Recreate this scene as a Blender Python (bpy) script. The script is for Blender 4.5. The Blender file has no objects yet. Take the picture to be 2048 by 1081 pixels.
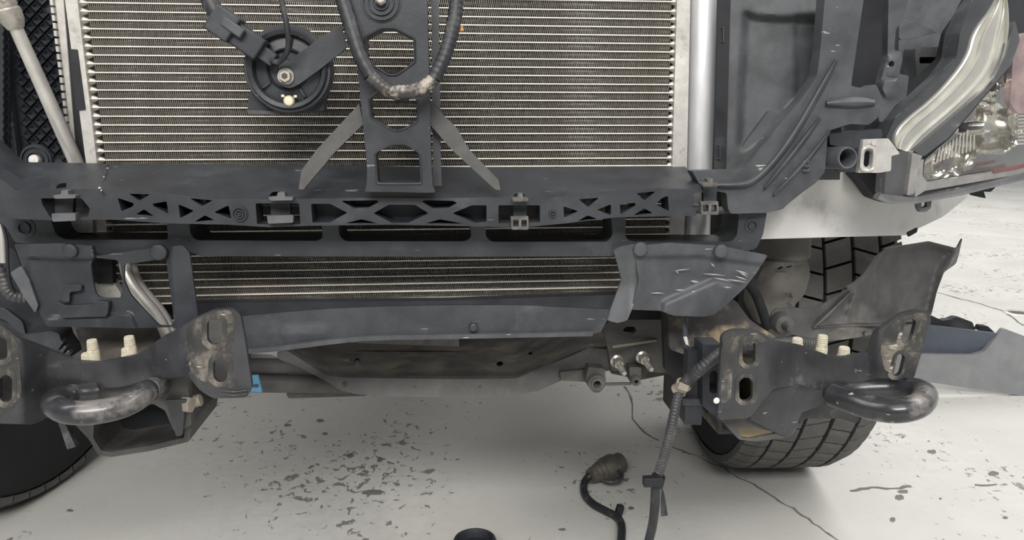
import bpy, bmesh, math, random
import numpy as np
from mathutils import Vector, Matrix
from mathutils.geometry import delaunay_2d_cdt

random.seed(7)
S = bpy.context.scene
COL = S.collection
PI = math.pi

# ------------------------------------------------------------------ camera
F = 1540.0                                   # focal length in pixels of the 2048 px frame
H = 0.72                                     # camera height (crouching)
PITCH, YAW, ROLL = math.radians(11.4), math.radians(4.8), math.radians(-0.3)
fw = Vector((math.sin(YAW)*math.cos(PITCH), math.cos(YAW)*math.cos(PITCH), -math.sin(PITCH)))
rt = Vector((math.cos(YAW), -math.sin(YAW), 0))
up = rt.cross(fw)
rt, up = math.cos(ROLL)*rt+math.sin(ROLL)*up, -math.sin(ROLL)*rt+math.cos(ROLL)*up
CAM = Vector((0, 0, H))
cd = bpy.data.cameras.new('camera')
cd.sensor_width = 36; cd.lens = F/2048*36; cd.clip_start = .01
cam = bpy.data.objects.new('camera', cd); COL.objects.link(cam)
M = Matrix((rt, up, -fw)).transposed().to_4x4(); M.translation = CAM
cam.matrix_world = M
S.camera = cam

# ------------------------------------------------------------------ light
w = bpy.data.worlds.new('workshop_air'); S.world = w; w.use_nodes = True
bg = w.node_tree.nodes['Background']
bg.inputs[0].default_value = (.93, .96, 1.0, 1); bg.inputs[1].default_value = .29

def lamp(name, loc, target, sx, sy, power, col=(1, .97, .93)):
    l = bpy.data.lights.new(name, 'AREA'); l.shape = 'RECTANGLE'; l.size = sx; l.size_y = sy
    l.energy = power; l.color = col
    o = bpy.data.objects.new(name, l); COL.objects.link(o); o.location = loc
    o.rotation_euler = (Vector(target)-Vector(loc)).to_track_quat('-Z', 'Y').to_euler()
    return o
lamp('ceiling_lamp', (-.4, -3.2, 3.3), (-.2, .9, .3), 3.4, 1.0, 270)
lamp('ceiling_lamp', (-.2, -1.0, 3.3), (-.2, .8, .4), 2.6, 1.5, 34)
lamp('ceiling_lamp', (2.6, .6, 3.3), (2.2, 1.5, 0), .7, 3.0, 78)
lamp('ceiling_lamp', (-2.4, .3, 3.3), (-1.2, .9, 0), .6, 2.4, 40)
lamp('ceiling_lamp', (3.4, 5.0, 3.3), (3.2, 5.0, 0), 2.6, 2.6, 150)

S.view_settings.view_transform = 'Standard'; S.view_settings.look = 'None'
S.view_settings.gamma = 1; S.view_settings.use_curve_mapping = False
S.view_settings.exposure = 0.0

# ------------------------------------------------------------------ helpers: pixels to points
def ray(px, py):
    px, py = float(px), float(py)
    return ((px-1024)/F)*rt + (-(py-540.5)/F)*up + fw
def P(px, py, Y):
    d = ray(px, py); return CAM + d*(float(Y)/d.y)
def PF(px, py, z=0.0):
    d = ray(px, py); return CAM + d*((z-H)/d.z)
def px_m(px, py, Y):                          # metres covered by one pixel at that place
    d = ray(px, py); return Y/d.y/F
def clamp(t, a=0., b=1.): return max(a, min(b, t))
def sm(t): t = clamp(t); return t*t*(3-2*t)
def lerp(x, pts):                             # piecewise linear y(x)
    if x <= pts[0][0]: return pts[0][1]
    for (a, b), (c, d) in zip(pts, pts[1:]):
        if x <= c: return b+(d-b)*(x-a)/(c-a)
    return pts[-1][1]

# ------------------------------------------------------------------ helpers: objects
WP = {}
def thing(name, label, cat, loc, group=None):
    o = bpy.data.objects.new(name, None); COL.objects.link(o)
    o.empty_display_size = .05; o.location = loc
    o['label'] = label; o['category'] = cat
    if group: o['group'] = group
    WP[o.name] = Vector(loc)
    return o
def tag(o, label, cat, group=None):
    o['label'] = label; o['category'] = cat
    if group: o['group'] = group
    return o
def place(o, c, parent=None):
    o.location = c; WP[o.name] = Vector(c)
    if parent is not None:
        o.parent = parent; o.matrix_parent_inverse = Matrix.Translation(-WP[parent.name])
def link(name, me, mat, parent=None, label=None, bevel=0, smooth=35):
    n = len(me.vertices)
    co = np.empty(n*3); me.vertices.foreach_get('co', co); co = co.reshape(-1, 3)
    c = (co.min(0)+co.max(0))/2
    co -= c; me.vertices.foreach_set('co', co.ravel())
    if smooth:
        me.polygons.foreach_set('use_smooth', [True]*len(me.polygons))
        me.set_sharp_from_angle(angle=math.radians(smooth))
    me.update()
    o = bpy.data.objects.new(name, me); COL.objects.link(o)
    if mat is not None and not len(me.materials): me.materials.append(mat)
    place(o, Vector(c), parent)
    if label: o['label'] = label
    if bevel:
        b = o.modifiers.new('bevel', 'BEVEL'); b.width = bevel; b.segments = 2
        b.limit_method = 'ANGLE'; b.angle_limit = math.radians(50)
    return o
def bm_link(name, bm, mat, parent=None, **k):
    bmesh.ops.recalc_face_normals(bm, faces=bm.faces[:])
    me = bpy.data.meshes.new(name); bm.to_mesh(me); bm.free()
    return link(name, me, mat, parent, **k)
def share(o, name, c, parent):                # another object on the same mesh
    d = bpy.data.objects.new(name, o.data); COL.objects.link(d); place(d, c, parent); return d

def soft(poly, r):                            # round the corners of a pixel outline
    if r <= 0: return list(poly)
    out = []; n = len(poly)
    for i in range(n):
        a, b, c = (Vector(poly[i-1][:2]), Vector(poly[i][:2]), Vector(poly[(i+1) % n][:2]))
        u, v = a-b, c-b; lu, lv = u.length, v.length
        if lu < 1e-6 or lv < 1e-6: continue
        p, q = b+u*min(r/lu, .45), b+v*min(r/lv, .45)
        for t in (0, .33, .67, 1):
            out.append(tuple((1-t)**2*p+2*t*(1-t)*b+t*t*q))
    return out
def resample(poly, step):
    out = []; n = len(poly)
    for i in range(n):
        a, b = np.array(poly[i][:2], float), np.array(poly[(i+1) % n][:2], float)
        k = max(1, int(np.hypot(*(b-a))/step))
        for j in range(k): out.append(tuple(a+(b-a)*j/k))
    return out
def inside(pts, poly):
    pts = np.asarray(pts, float); x, y = pts[:, 0], pts[:, 1]; r = np.zeros(len(pts), bool)
    n = len(poly)
    for i in range(n):
        x1, y1 = poly[i][:2]; x2, y2 = poly[(i+1) % n][:2]
        if y1 == y2: continue
        c = ((y1 > y) != (y2 > y)) & (x < (x2-x1)*(y-y1)/(y2-y1)+x1)
        r ^= c
    return r
def dist(pts, poly):
    pts = np.asarray(pts, float); d = np.full(len(pts), 1e9); n = len(poly)
    for i in range(n):
        a, b = np.array(poly[i][:2], float), np.array(poly[(i+1) % n][:2], float)
        ab = b-a; L = ab@ab
        t = np.clip(((pts-a)@ab)/max(L, 1e-9), 0, 1)
        d = np.minimum(d, np.hypot(*(pts-(a+t[:, None]*ab)).T))
    return d
def sheet(name, outline, Y, mat, parent=None, holes=(), thick=.003, step=24, reliefs=(), rnd=4, hrnd=3,
          grid=None, bevel=.0008, label=None, smooth=40, ext=None):
    """A moulded or stamped sheet: outline and holes as seen from the front, Y its distance
    (number or function), reliefs (polygon, height towards the front, softness)."""
    outl = resample(soft(outline, rnd), step)
    hs = [resample(soft(h, hrnd), step) for h in holes]
    vs = [Vector(p) for p in outl]; ed = [(i, (i+1) % len(outl)) for i in range(len(outl))]
    for h in hs:
        k = len(vs); vs += [Vector(p) for p in h]; ed += [(k+i, k+(i+1) % len(h)) for i in range(len(h))]
    if grid is None: grid = bool(reliefs) or callable(Y)
    if grid:
        g = step if grid is True else grid
        xs = [p[0] for p in outl]; ys = [p[1] for p in outl]
        X, Z = np.meshgrid(np.arange(min(xs)+g/2, max(xs), g), np.arange(min(ys)+g/2, max(ys), g))
        X[1::2] += g/2
        q = np.c_[X.ravel(), Z.ravel()]
        ok = inside(q, outl) & (dist(q, outl) > g*.4)
        for h in hs: ok &= ~inside(q, h) & (dist(q, h) > g*.4)
        vs += [Vector(p) for p in q[ok]]
    v2, _, f2, *_r = delaunay_2d_cdt(vs, ed, [], 0, 1e-4)
    v2 = np.array([tuple(v) for v in v2]); f2 = np.array([f for f in f2 if len(f) == 3])
    cen = v2[f2].mean(1)
    ok = inside(cen, outl)
    for h in hs: ok &= ~inside(cen, h)
    f2 = f2[ok]
    off = np.zeros(len(v2))
    for poly, hgt, s in reliefs:
        poly = soft(poly, 6)
        dd = dist(v2, poly)*np.where(inside(v2, poly), 1, -1)
        t = np.clip(dd/max(s, .01)+.5, 0, 1); off += hgt*t*t*(3-2*t)
    yv = [(Y(p[0], p[1]) if callable(Y) else Y)-o for p, o in zip(v2, off)]
    v3 = [P(p[0], p[1], y) for p, y in zip(v2, yv)]
    used = sorted(set(f2.ravel().tolist())); mp = {u: i for i, u in enumerate(used)}
    n = len(used)
    e = Vector((0, thick, 0)) if ext is None else Vector(ext)
    verts = [v3[u] for u in used]+[v3[u]+e for u in used]
    faces = []; edge = {}
    for a, b, c in f2.tolist():
        a, b, c = mp[a], mp[b], mp[c]
        faces.append((a, b, c)); faces.append((c+n, b+n, a+n))
        for s, t in ((a, b), (b, c), (c, a)):
            if (t, s) in edge: edge.pop((t, s))
            else: edge[(s, t)] = 1
    for s, t in edge: faces.append((t, s, s+n, t+n))
    me = bpy.data.meshes.new(name); me.from_pydata([tuple(v) for v in verts], [], faces)
    bm = bmesh.new(); bm.from_mesh(me); bmesh.ops.recalc_face_normals(bm, faces=bm.faces[:]); bm.to_mesh(me); bm.free()
    return link(name, me, mat, parent, label=label, bevel=bevel, smooth=smooth)

def ribbon(name, A, B, Y, prof, m, parent, thick=.006, n=40, label=None, bevel=0):
    """strip between two pixel edges A and B; prof = [(across 0..1, height towards the front)]"""
    def along(pts, k):
        d = [0]
        for (a, b), (c, e) in zip(pts, pts[1:]): d.append(d[-1]+math.hypot(c-a, e-b))
        out = []
        for i in range(k+1):
            t = d[-1]*i/k; j = max(q for q in range(len(d)-1) if d[q] <= t+1e-9); f = (t-d[j])/max(d[j+1]-d[j], 1e-9)
            out.append((pts[j][0]+(pts[j+1][0]-pts[j][0])*f, pts[j][1]+(pts[j+1][1]-pts[j][1])*f))
        return out
    def smooth(p):
        for _ in range(2):
            q = [p[0]]
            for (a, b), (c, e) in zip(p, p[1:]): q += [(a*.75+c*.25, b*.75+e*.25), (a*.25+c*.75, b*.25+e*.75)]
            p = q+[p[-1]]
        return p
    A, B = along(smooth(A), n), along(smooth(B), n); bm = bmesh.new(); rows = []
    for (ax_, ay), (bx, by) in zip(A, B):
        row = []
        for v, h in prof:
            x, y = ax_+(bx-ax_)*v, ay+(by-ay)*v; row.append(P(x, y, (Y(x, y) if callable(Y) else Y)-h))
        rows.append(([bm.verts.new(p) for p in row], [bm.verts.new(p+Vector((0, thick, 0))) for p in (row[0], row[-1])]))
    for (r, bk), (r2, bk2) in zip(rows, rows[1:]):
        for j in range(len(r)-1): bm.faces.new((r[j], r[j+1], r2[j+1], r2[j]))
        bm.faces.new((r[-1], bk[1], bk2[1], r2[-1])); bm.faces.new((bk[0], r[0], r2[0], bk2[0])); bm.faces.new((bk[1], bk[0], bk2[0], bk2[1]))
    for r, bk in (rows[0], rows[-1]): bm.faces.new(r+[bk[1], bk[0]])
    return bm_link(name, bm, m, parent, label=label, smooth=28, bevel=bevel)
def spline(pts, n=10):
    pts = [Vector(p) for p in pts]; out = []
    if len(pts) == 2: n = 2
    for i in range(len(pts)-1):
        p0, p1, p2, p3 = pts[max(i-1, 0)], pts[i], pts[i+1], pts[min(i+2, len(pts)-1)]
        for j in range(n):
            t = j/n
            out.append(.5*((2*p1)+(-p0+p2)*t+(2*p0-5*p1+4*p2-p3)*t*t+(-p0+3*p1-3*p2+p3)*t**3))
    out.append(pts[-1]); return out
def tube_bm(bm, pts, r, seg=12, n=10, corr=None, closed=False, flat=1.0):
    """corr = (pitch, depth): ribs along the tube; r may be a function of 0..1"""
    if closed:
        q = [Vector(p) for p in pts]; m = len(q); c = []
        for i in range(m):
            p0, p1, p2, p3 = q[i-1], q[i], q[(i+1) % m], q[(i+2) % m]
            for j in range(n):
                t = j/n
                c.append(.5*((2*p1)+(-p0+p2)*t+(2*p0-5*p1+4*p2-p3)*t*t+(-p0+3*p1-3*p2+p3)*t**3))
    else: c = spline(pts, n)
    if corr:
        L = [0]
        for a, b in zip(c, c[1:]): L.append(L[-1]+(b-a).length)
        k = max(4, int(L[-1]/(corr[0]/4))); d = []; j = 0
        for i in range(k+1):
            s = L[-1]*i/k
            while j < len(L)-2 and L[j+1] < s: j += 1
            d.append(c[j].lerp(c[j+1], clamp((s-L[j])/max(L[j+1]-L[j], 1e-9))))
        c = d
    rings = []; nrm = None; N = len(c)
    for i, p in enumerate(c):
        a, b = (c[i-1], c[(i+1) % N]) if closed else (c[max(i-1, 0)], c[min(i+1, N-1)])
        t = (b-a).normalized()
        if nrm is None:
            nrm = t.orthogonal().normalized()
        nrm = (nrm-t*nrm.dot(t)).normalized(); bn = t.cross(nrm)
        rr = r(i/(N-1)) if callable(r) else r
        if corr: rr += (corr[1] if i % 4 in (0, 1) else 0)
        rings.append([bm.verts.new(p+(nrm*math.cos(2*PI*k/seg)+bn*math.sin(2*PI*k/seg)*flat)*rr) for k in range(seg)])
    for i in range(N if closed else N-1):
        A, B = rings[i], rings[(i+1) % N]
        for k in range(seg):
            bm.faces.new((A[k], A[(k+1) % seg], B[(k+1) % seg], B[k]))
    if not closed:
        bm.faces.new(rings[0][::-1]); bm.faces.new(rings[-1])
def tube(name, pts, r, mat, parent=None, seg=12, n=10, corr=None, closed=False, label=None, smooth=40):
    bm = bmesh.new(); tube_bm(bm, pts, r, seg, n, corr, closed)
    return bm_link(name, bm, mat, parent, label=label, smooth=smooth)
def frame_of(axis):
    a = Vector(axis).normalized(); u = a.orthogonal().normalized()
    if abs(a.z) < .99: u = (Vector((0, 0, 1))-a*a.z).normalized()
    return a, u, a.cross(u)
def lathe_bm(bm, prof, o, axis, seg=32, a0=0., closed_prof=False):
    """prof = [(radius, distance along axis)]"""
    a, u, v = frame_of(axis); o = Vector(o); rings = []
    for r, h in prof:
        if r < 1e-6: rings.append([bm.verts.new(o+a*h)])
        else: rings.append([bm.verts.new(o+a*h+(u*math.cos(a0+2*PI*k/seg)+v*math.sin(a0+2*PI*k/seg))*r) for k in range(seg)])
    L = list(zip(rings, rings[1:]))
    if closed_prof: L.append((rings[-1], rings[0]))
    for A, B in L:
        for k in range(seg):
            q = [A[k % len(A)], A[(k+1) % len(A)], B[(k+1) % len(B)], B[k % len(B)]]
            q = [x for i, x in enumerate(q) if x not in q[:i]]
            if len(q) > 2: bm.faces.new(q)
def lathe(name, prof, o, axis, mat, parent=None, seg=32, label=None, closed_prof=False, smooth=35):
    bm = bmesh.new(); lathe_bm(bm, prof, o, axis, seg, closed_prof=closed_prof)
    return bm_link(name, bm, mat, parent, label=label, smooth=smooth)
def box_bm(bm, c, size, axes=None):
    X, Y_, Z = axes if axes else (Vector((1, 0, 0)), Vector((0, 1, 0)), Vector((0, 0, 1)))
    v = [bm.verts.new(Vector(c)+X*sx*size[0]/2+Y_*sy*size[1]/2+Z*sz*size[2]/2) for sx in (-1, 1) for sy in (-1, 1) for sz in (-1, 1)]
    for f in ((0, 1, 3, 2), (4, 6, 7, 5), (0, 4, 5, 1), (2, 3, 7, 6), (0, 2, 6, 4), (1, 5, 7, 3)):
        bm.faces.new([v[i] for i in f])
def box(name, c, size, mat, parent=None, axes=None, bevel=.001, label=None):
    bm = bmesh.new(); box_bm(bm, c, size, axes)
    return bm_link(name, bm, mat, parent, bevel=bevel, label=label, smooth=30)
def rot_axes(deg):                            # axes turned in the picture plane (clockwise as seen)
    a = math.radians(deg)
    return (Vector((math.cos(a), 0, -math.sin(a))), Vector((0, 1, 0)), Vector((math.sin(a), 0, math.cos(a))))
def hexnut_bm(bm, o, axis, r, h, hole=True):
    lathe_bm(bm, [(r*.5 if hole else 1e-7, h*.6 if hole else h), (r*.5 if hole else r*.4, h), (r*.9, h), (r, h*.8), (r, 0), (0, 0)], o, axis, 6)

# ------------------------------------------------------------------ materials
def lin(c):
    return tuple(((x/255)/12.92 if x/255 <= .04045 else ((x/255+.055)/1.055)**2.4) for x in c)+(1,)
def mat(name, col, rough=.5, metal=0., var=.25, scale=25, dust=None, damt=.3, dscale=9, bump=.15, bscale=180,
        scr=0., scrcol=(150, 150, 150), spec=.5, stretch=(1, 1, 1), dedge=.12):
    m = bpy.data.materials.new(name); m.use_nodes = True; nt = m.node_tree; N = nt.nodes; L = nt.links
    b = N['Principled BSDF']; b.inputs['Roughness'].default_value = rough; b.inputs['Metallic'].default_value = metal
    b.inputs['Specular IOR Level'].default_value = spec
    tc = N.new('ShaderNodeTexCoord'); mp = N.new('ShaderNodeMapping'); L.new(tc.outputs['Object'], mp.inputs[0]); mp.inputs['Scale'].default_value = stretch
    def noise(sc, det=4, rg=.6):
        n = N.new('ShaderNodeTexNoise'); n.inputs['Scale'].default_value = sc; n.inputs['Detail'].default_value = det
        n.inputs['Roughness'].default_value = rg; L.new(mp.outputs[0], n.inputs[0]); return n
    def ramp(src, a, c):
        r = N.new('ShaderNodeMapRange'); r.inputs[1].default_value = a; r.inputs[2].default_value = c; r.interpolation_type = 'SMOOTHSTEP'
        L.new(src, r.inputs[0]); return r.outputs[0]
    def mix(fac, A, B):
        x = N.new('ShaderNodeMix'); x.data_type = 'RGBA'
        if isinstance(fac, float): x.inputs[0].default_value = fac
        else: L.new(fac, x.inputs[0])
        for s, i in ((A, 6), (B, 7)):
            if isinstance(s, tuple): x.inputs[i].default_value = s
            else: L.new(s, x.inputs[i])
        return x.outputs[2]
    c = lin(col)
    n1 = noise(scale)
    lo = tuple(v*(1-var) for v in c[:3])+(1,); hi = tuple(v*(1+var) for v in c[:3])+(1,)
    out = mix(ramp(n1.outputs[0], .3, .7), lo, hi)
    if dust:
        n2 = noise(dscale, 8, .68)
        out = mix(ramp(n2.outputs[0], .62-damt*.35, .62-damt*.35+dedge), out, lin(dust))
    if scr:
        mp2 = N.new('ShaderNodeMapping'); mp2.inputs['Scale'].default_value = (30, 120, 260); mp2.inputs['Rotation'].default_value = (0, .25, 0)
        L.new(tc.outputs['Object'], mp2.inputs[0])
        n3 = N.new('ShaderNodeTexNoise'); n3.inputs['Scale'].default_value = 1.; n3.inputs['Detail'].default_value = 3; L.new(mp2.outputs[0], n3.inputs[0])
        out = mix(ramp(n3.outputs[0], .74-scr*.14, .76-scr*.14), out, lin(scrcol))
    L.new(out, b.inputs['Base Color'])
    r = N.new('ShaderNodeMapRange'); r.inputs[3].default_value = max(.02, rough-.1); r.inputs[4].default_value = min(1, rough+.12)
    L.new(n1.outputs[0], r.inputs[0]); L.new(r.outputs[0], b.inputs['Roughness'])
    if bump:
        nb = noise(bscale, 3); bp = N.new('ShaderNodeBump'); bp.inputs['Strength'].default_value = bump; bp.inputs['Distance'].default_value = .001
        L.new(nb.outputs[0], bp.inputs['Height']); L.new(bp.outputs[0], b.inputs['Normal'])
    return m

BRACE = mat('grained_plastic', (62, 61, 60), .6, var=.3, scale=60, dust=(80, 78, 76), damt=.3, dscale=20, dedge=.3)
PL = mat('black_plastic', (43, 46, 51), .46, scr=.12, scrcol=(105, 107, 108), dust=(78, 80, 82), damt=.25, dscale=14, dedge=.3)
PLD = mat('dark_plastic', (36, 39, 45), .5)
PLG = mat('grey_plastic', (66, 68, 72), .52, scr=.14, scrcol=(165, 165, 162), dust=(88, 89, 88), damt=.25, dscale=10, dedge=.3)
PLP = mat('panel_plastic', (78, 80, 83), .55, dust=(84, 86, 88), damt=.3, dscale=7, dedge=.3)
DIRTY = mat('dusty_plastic', (70, 70, 71), .6, dust=(124, 118, 110), damt=.5, dscale=6, dedge=.35)
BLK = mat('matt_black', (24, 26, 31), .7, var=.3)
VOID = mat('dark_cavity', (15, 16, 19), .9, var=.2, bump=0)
ALU = mat('cast_aluminium', (188, 185, 180), .5, .35, var=.12, scale=60, dust=(150, 147, 142), damt=.3, dscale=40, dedge=.2)
TANK = mat('satin_aluminium', (205, 206, 208), .42, .45, var=.05, scale=90, stretch=(1, 1, .2))
PIPE = mat('brushed_pipe', (196, 193, 188), .36, .6, var=.08, scale=50)
TUBE = mat('tube_aluminium', (226, 220, 208), .5, .1, var=.1, scale=40)
FIN = mat('fin_aluminium', (122, 117, 110), .45, .25, var=.4, scale=14, dust=(240, 238, 232), damt=.2, dscale=10, dedge=.1, bump=0)
STEEL = mat('zinc_steel', (176, 172, 164), .38, .7, var=.2, scale=70, dust=(120, 108, 96), damt=.2, dscale=60)
BRASS = mat('pale_brass', (214, 205, 178), .4, .4, var=.12)
BRKT = mat('worn_black_paint', (50, 51, 54), .36, var=.3, dust=(92, 90, 87), damt=.12, dscale=16, scr=.22, scrcol=(130, 127, 122), bump=.3, bscale=90)
WORN = mat('rubbed_black_paint', (52, 51, 50), .45, var=.3, dust=(114, 108, 99), damt=.42, dscale=34, scr=.4, scrcol=(170, 163, 150), bump=.6, bscale=120, dedge=.2)
HOOK = mat('gloss_black_paint', (48, 49, 52), .24, var=.3, dust=(112, 108, 106), damt=.27, dscale=13, scr=.28, scrcol=(160, 155, 150), bump=.2, bscale=70)
RUST = mat('rusty_steel', (62, 59, 55), .75, var=.4, dust=(92, 82, 70), damt=.36, dscale=28, bump=.7, bscale=160, dedge=.25)
RUST2 = mat('muddy_steel', (56, 54, 54), .75, var=.35, dust=(160, 142, 108), damt=.42, dscale=12, bump=.6, bscale=120, dedge=.22)
DSTEEL = mat('dusty_steel', (98, 95, 91), .7, var=.2, dust=(82, 77, 72), damt=.35, dscale=12, dedge=.3, bump=.3)
UNDER = mat('underbody_steel', (70, 69, 68), .6, var=.3, dust=(98, 92, 86), damt=.35, dscale=16, dedge=.3, bump=.3)
WHITE = mat('silver_white_paint', (206, 205, 202), .42, var=.04, dust=(172, 170, 164), damt=.3, dscale=18, dedge=.25, bump=.1)
RUB = mat('tyre_rubber', (84, 83, 81), .8, var=.2, dust=(108, 106, 102), damt=.25, dscale=20, dedge=.3, bump=.3)
RUBD = mat('tyre_groove_rubber', (26, 27, 30), .9, var=.2)
CONV = mat('convoluted_tube', (56, 56, 58), .5, var=.3, dust=(112, 108, 102), damt=.3, dscale=40, dedge=.25)
TAPE = mat('cloth_tape', (36, 38, 42), .5, var=.3, scale=60, dust=(74, 73, 72), damt=.2, dscale=60, bump=.4, stretch=(1, 1, .35))
SLEEVE = mat('dirty_sleeve', (60, 58, 57), .45, var=.5, scale=70, dust=(150, 142, 132), damt=.36, dscale=60)
CREAM = mat('cream_bolt_coating', (190, 183, 164), .6, var=.12, scale=80, dust=(160, 148, 122), damt=.25, dscale=90)
CHROME = mat('reflector_chrome', (232, 230, 224), .16, .95, var=.05, bump=.05, bscale=40)
LEDBAR = mat('satin_reflector', (232, 231, 224), .36, .5, var=.08, scale=30, bump=.2, bscale=50)
SMOKE = mat('smoked_plastic', (96, 97, 99), .25, var=.1)
RED = mat('red_plastic', (150, 92, 88), .35, var=.2)
REDF = mat('pink_reflector', (182, 160, 158), .4, .3, var=.25, scale=30)
BLUE = mat('blue_plastic', (96, 158, 196), .5, var=.1)
TAN = mat('tan_plastic', (134, 126, 114), .6, var=.15)
GREYP = mat('grey_bumper_plastic', (112, 113, 115), .6, var=.08, dust=(128, 128, 128), damt=.3, dedge=.3)
SLATE = mat('slate_plastic', (72, 78, 88), .6, var=.08)
MUD = mat('dried_mud', (150, 136, 108), .9, var=.2)
def clear(name, tint, gl=.05):
    m = bpy.data.materials.new(name); m.use_nodes = True; nt = m.node_tree; N = nt.nodes; L = nt.links
    N.remove(N['Principled BSDF']); out = N['Material Output']
    t = N.new('ShaderNodeBsdfTransparent'); t.inputs[0].default_value = tint
    g = N.new('ShaderNodeBsdfGlossy'); g.inputs['Roughness'].default_value = .06
    lw = N.new('ShaderNodeLayerWeight'); lw.inputs[0].default_value = .5
    fr = N.new('ShaderNodeMapRange'); fr.inputs[1].default_value = .35; fr.inputs[3].default_value = gl; fr.inputs[4].default_value = .6
    L.new(lw.outputs['Facing'], fr.inputs[0])
    x = N.new('ShaderNodeMixShader'); L.new(fr.outputs[0], x.inputs[0]); L.new(t.outputs[0], x.inputs[1]); L.new(g.outputs[0], x.inputs[2])
    L.new(x.outputs[0], out.inputs[0]); return m
LENS = clear('clear_lens', (.93, .93, .93, 1))
CLEARP = mat('frosted_clear_plastic', (190, 188, 184), .22, .35, var=.15, scale=40)

def floor_mat():
    m = bpy.data.materials.new('painted_concrete'); m.use_nodes = True; nt = m.node_tree; N = nt.nodes; L = nt.links
    b = N['Principled BSDF']; b.inputs['Specular IOR Level'].default_value = .35
    tc = N.new('ShaderNodeTexCoord')
    def noise(sc, det, rg, stretch=(1, 1, 1), dis=0.):
        mp = N.new('ShaderNodeMapping'); mp.inputs['Scale'].default_value = stretch; L.new(tc.outputs['Object'], mp.inputs[0])
        n = N.new('ShaderNodeTexNoise'); n.inputs['Scale'].default_value = sc; n.inputs['Detail'].default_value = det
        n.inputs['Roughness'].default_value = rg; n.inputs['Distortion'].default_value = dis; L.new(mp.outputs[0], n.inputs[0]); return n.outputs[0]
    def ramp(src, a, c, lo=0., hi=1.):
        r = N.new('ShaderNodeMapRange'); r.inputs[1].default_value = a; r.inputs[2].default_value = c; r.inputs[3].default_value = lo; r.inputs[4].default_value = hi
        L.new(src, r.inputs[0]); return r.outputs[0]
    def mix(fac, A, B):
        x = N.new('ShaderNodeMix'); x.data_type = 'RGBA'; L.new(fac, x.inputs[0])
        for s, i in ((A, 6), (B, 7)):
            if isinstance(s, tuple): x.inputs[i].default_value = s
            else: L.new(s, x.inputs[i])
        return x.outputs[2]
    def math_(op, a, c):
        x = N.new('ShaderNodeMath'); x.operation = op
        for s, i in ((a, 0), (c, 1)):
            if isinstance(s, float): x.inputs[i].default_value = s
            else: L.new(s, x.inputs[i])
        return x.outputs[0]
    base = mix(ramp(noise(2.2, 6, .6), .35, .68), lin((186, 186, 181)), lin((204, 204, 200)))
    base = mix(ramp(noise(40, 4, .6), .35, .75), base, lin((190, 189, 184)))
    # chips: small flakes gathered in patches
    patch = ramp(noise(2.3, 3, .5), .42, .66)
    thr = math_('SUBTRACT', .695, math_('MULTIPLY', patch, .15))
    flake = math_('SUBTRACT', noise(50, 5, .62, (1, .8, 1), .6), thr)
    f = ramp(flake, 0., .018)
    base = mix(f, base, lin((128, 124, 116)))
    big = ramp(math_('SUBTRACT', noise(7, 7, .7), math_('SUBTRACT', .70, math_('MULTIPLY', patch, .06))), 0., .02)
    base = mix(big, base, lin((138, 134, 126)))
    L.new(base, b.inputs['Base Color'])
    L.new(ramp(noise(6, 3, .5), .3, .7, .42, .62), b.inputs['Roughness'])
    bp = N.new('ShaderNodeBump'); bp.inputs['Strength'].default_value = .25; bp.inputs['Distance'].default_value = .002
    L.new(noise(60, 5, .6), bp.inputs['Height']); L.new(bp.outputs[0], b.inputs['Normal'])
    return m
FLOOR = floor_mat()
CRACK = mat('crack_dirt', (112, 110, 104), .9, var=.3)
STAIN = mat('oil_spot', (112, 109, 104), .7, var=.2)

# ------------------------------------------------------------------ setting: floor
bm = bmesh.new(); bmesh.ops.create_grid(bm, x_segments=8, y_segments=8, size=11)
for v in bm.verts: v.co.y += 4
fl = bm_link('floor', bm, FLOOR, None, smooth=0); fl['kind'] = 'structure'

def crack(pix, wd, mt=CRACK, name='crack', jag=6):
    pts = []
    for (a, b), (c, d) in zip(pix, pix[1:]):
        k = max(2, int(math.hypot(c-a, d-b)/12))
        for i in range(k):
            t = i/k; pts.append((a+(c-a)*t+random.uniform(-jag, jag)*.6, b+(d-b)*t+random.uniform(-jag, jag)*.4))
    bm = bmesh.new(); prev = None
    for i, (x, y) in enumerate(pts):
        p = PF(x, y, .0006); q = PF(*pts[min(i+1, len(pts)-1)], .0006)-PF(*pts[max(i-1, 0)], .0006)
        s = Vector((-q.y, q.x, 0)).normalized()*wd*random.uniform(.35, 1.)
        a, b = bm.verts.new(p+s), bm.verts.new(p-s)
        if prev: bm.faces.new((prev[0], a, b, prev[1]))
        prev = (a, b)
    return bm_link(name, bm, mt, fl, smooth=0)
crack([(1250, 775), (1268, 810), (1268, 840), (1290, 865), (1330, 890)], .0035)
crack([(1330, 890), (1400, 915), (1470, 950), (1550, 995), (1620, 1040), (1690, 1090)], .003)
crack([(1875, 586), (1960, 608), (2005, 622), (2060, 660)], .006, jag=2)
crack([(1697, 981), (1770, 976), (1838, 974)], .005)
crack([(1948, 970), (2005, 970)], .004)
def spot(px, py, rx, ry):
    c = PF(px, py, .0005); k = 14
    u = PF(px+rx, py, .0005)-c; v = PF(px, py-ry, .0005)-c
    bm = bmesh.new()
    bm.faces.new([bm.verts.new(c+(u*math.cos(2*PI*i/k)+v*math.sin(2*PI*i/k))*random.uniform(.75, 1.1)) for i in range(k)])
    return bm_link('spot', bm, STAIN, fl, smooth=0)
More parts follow.
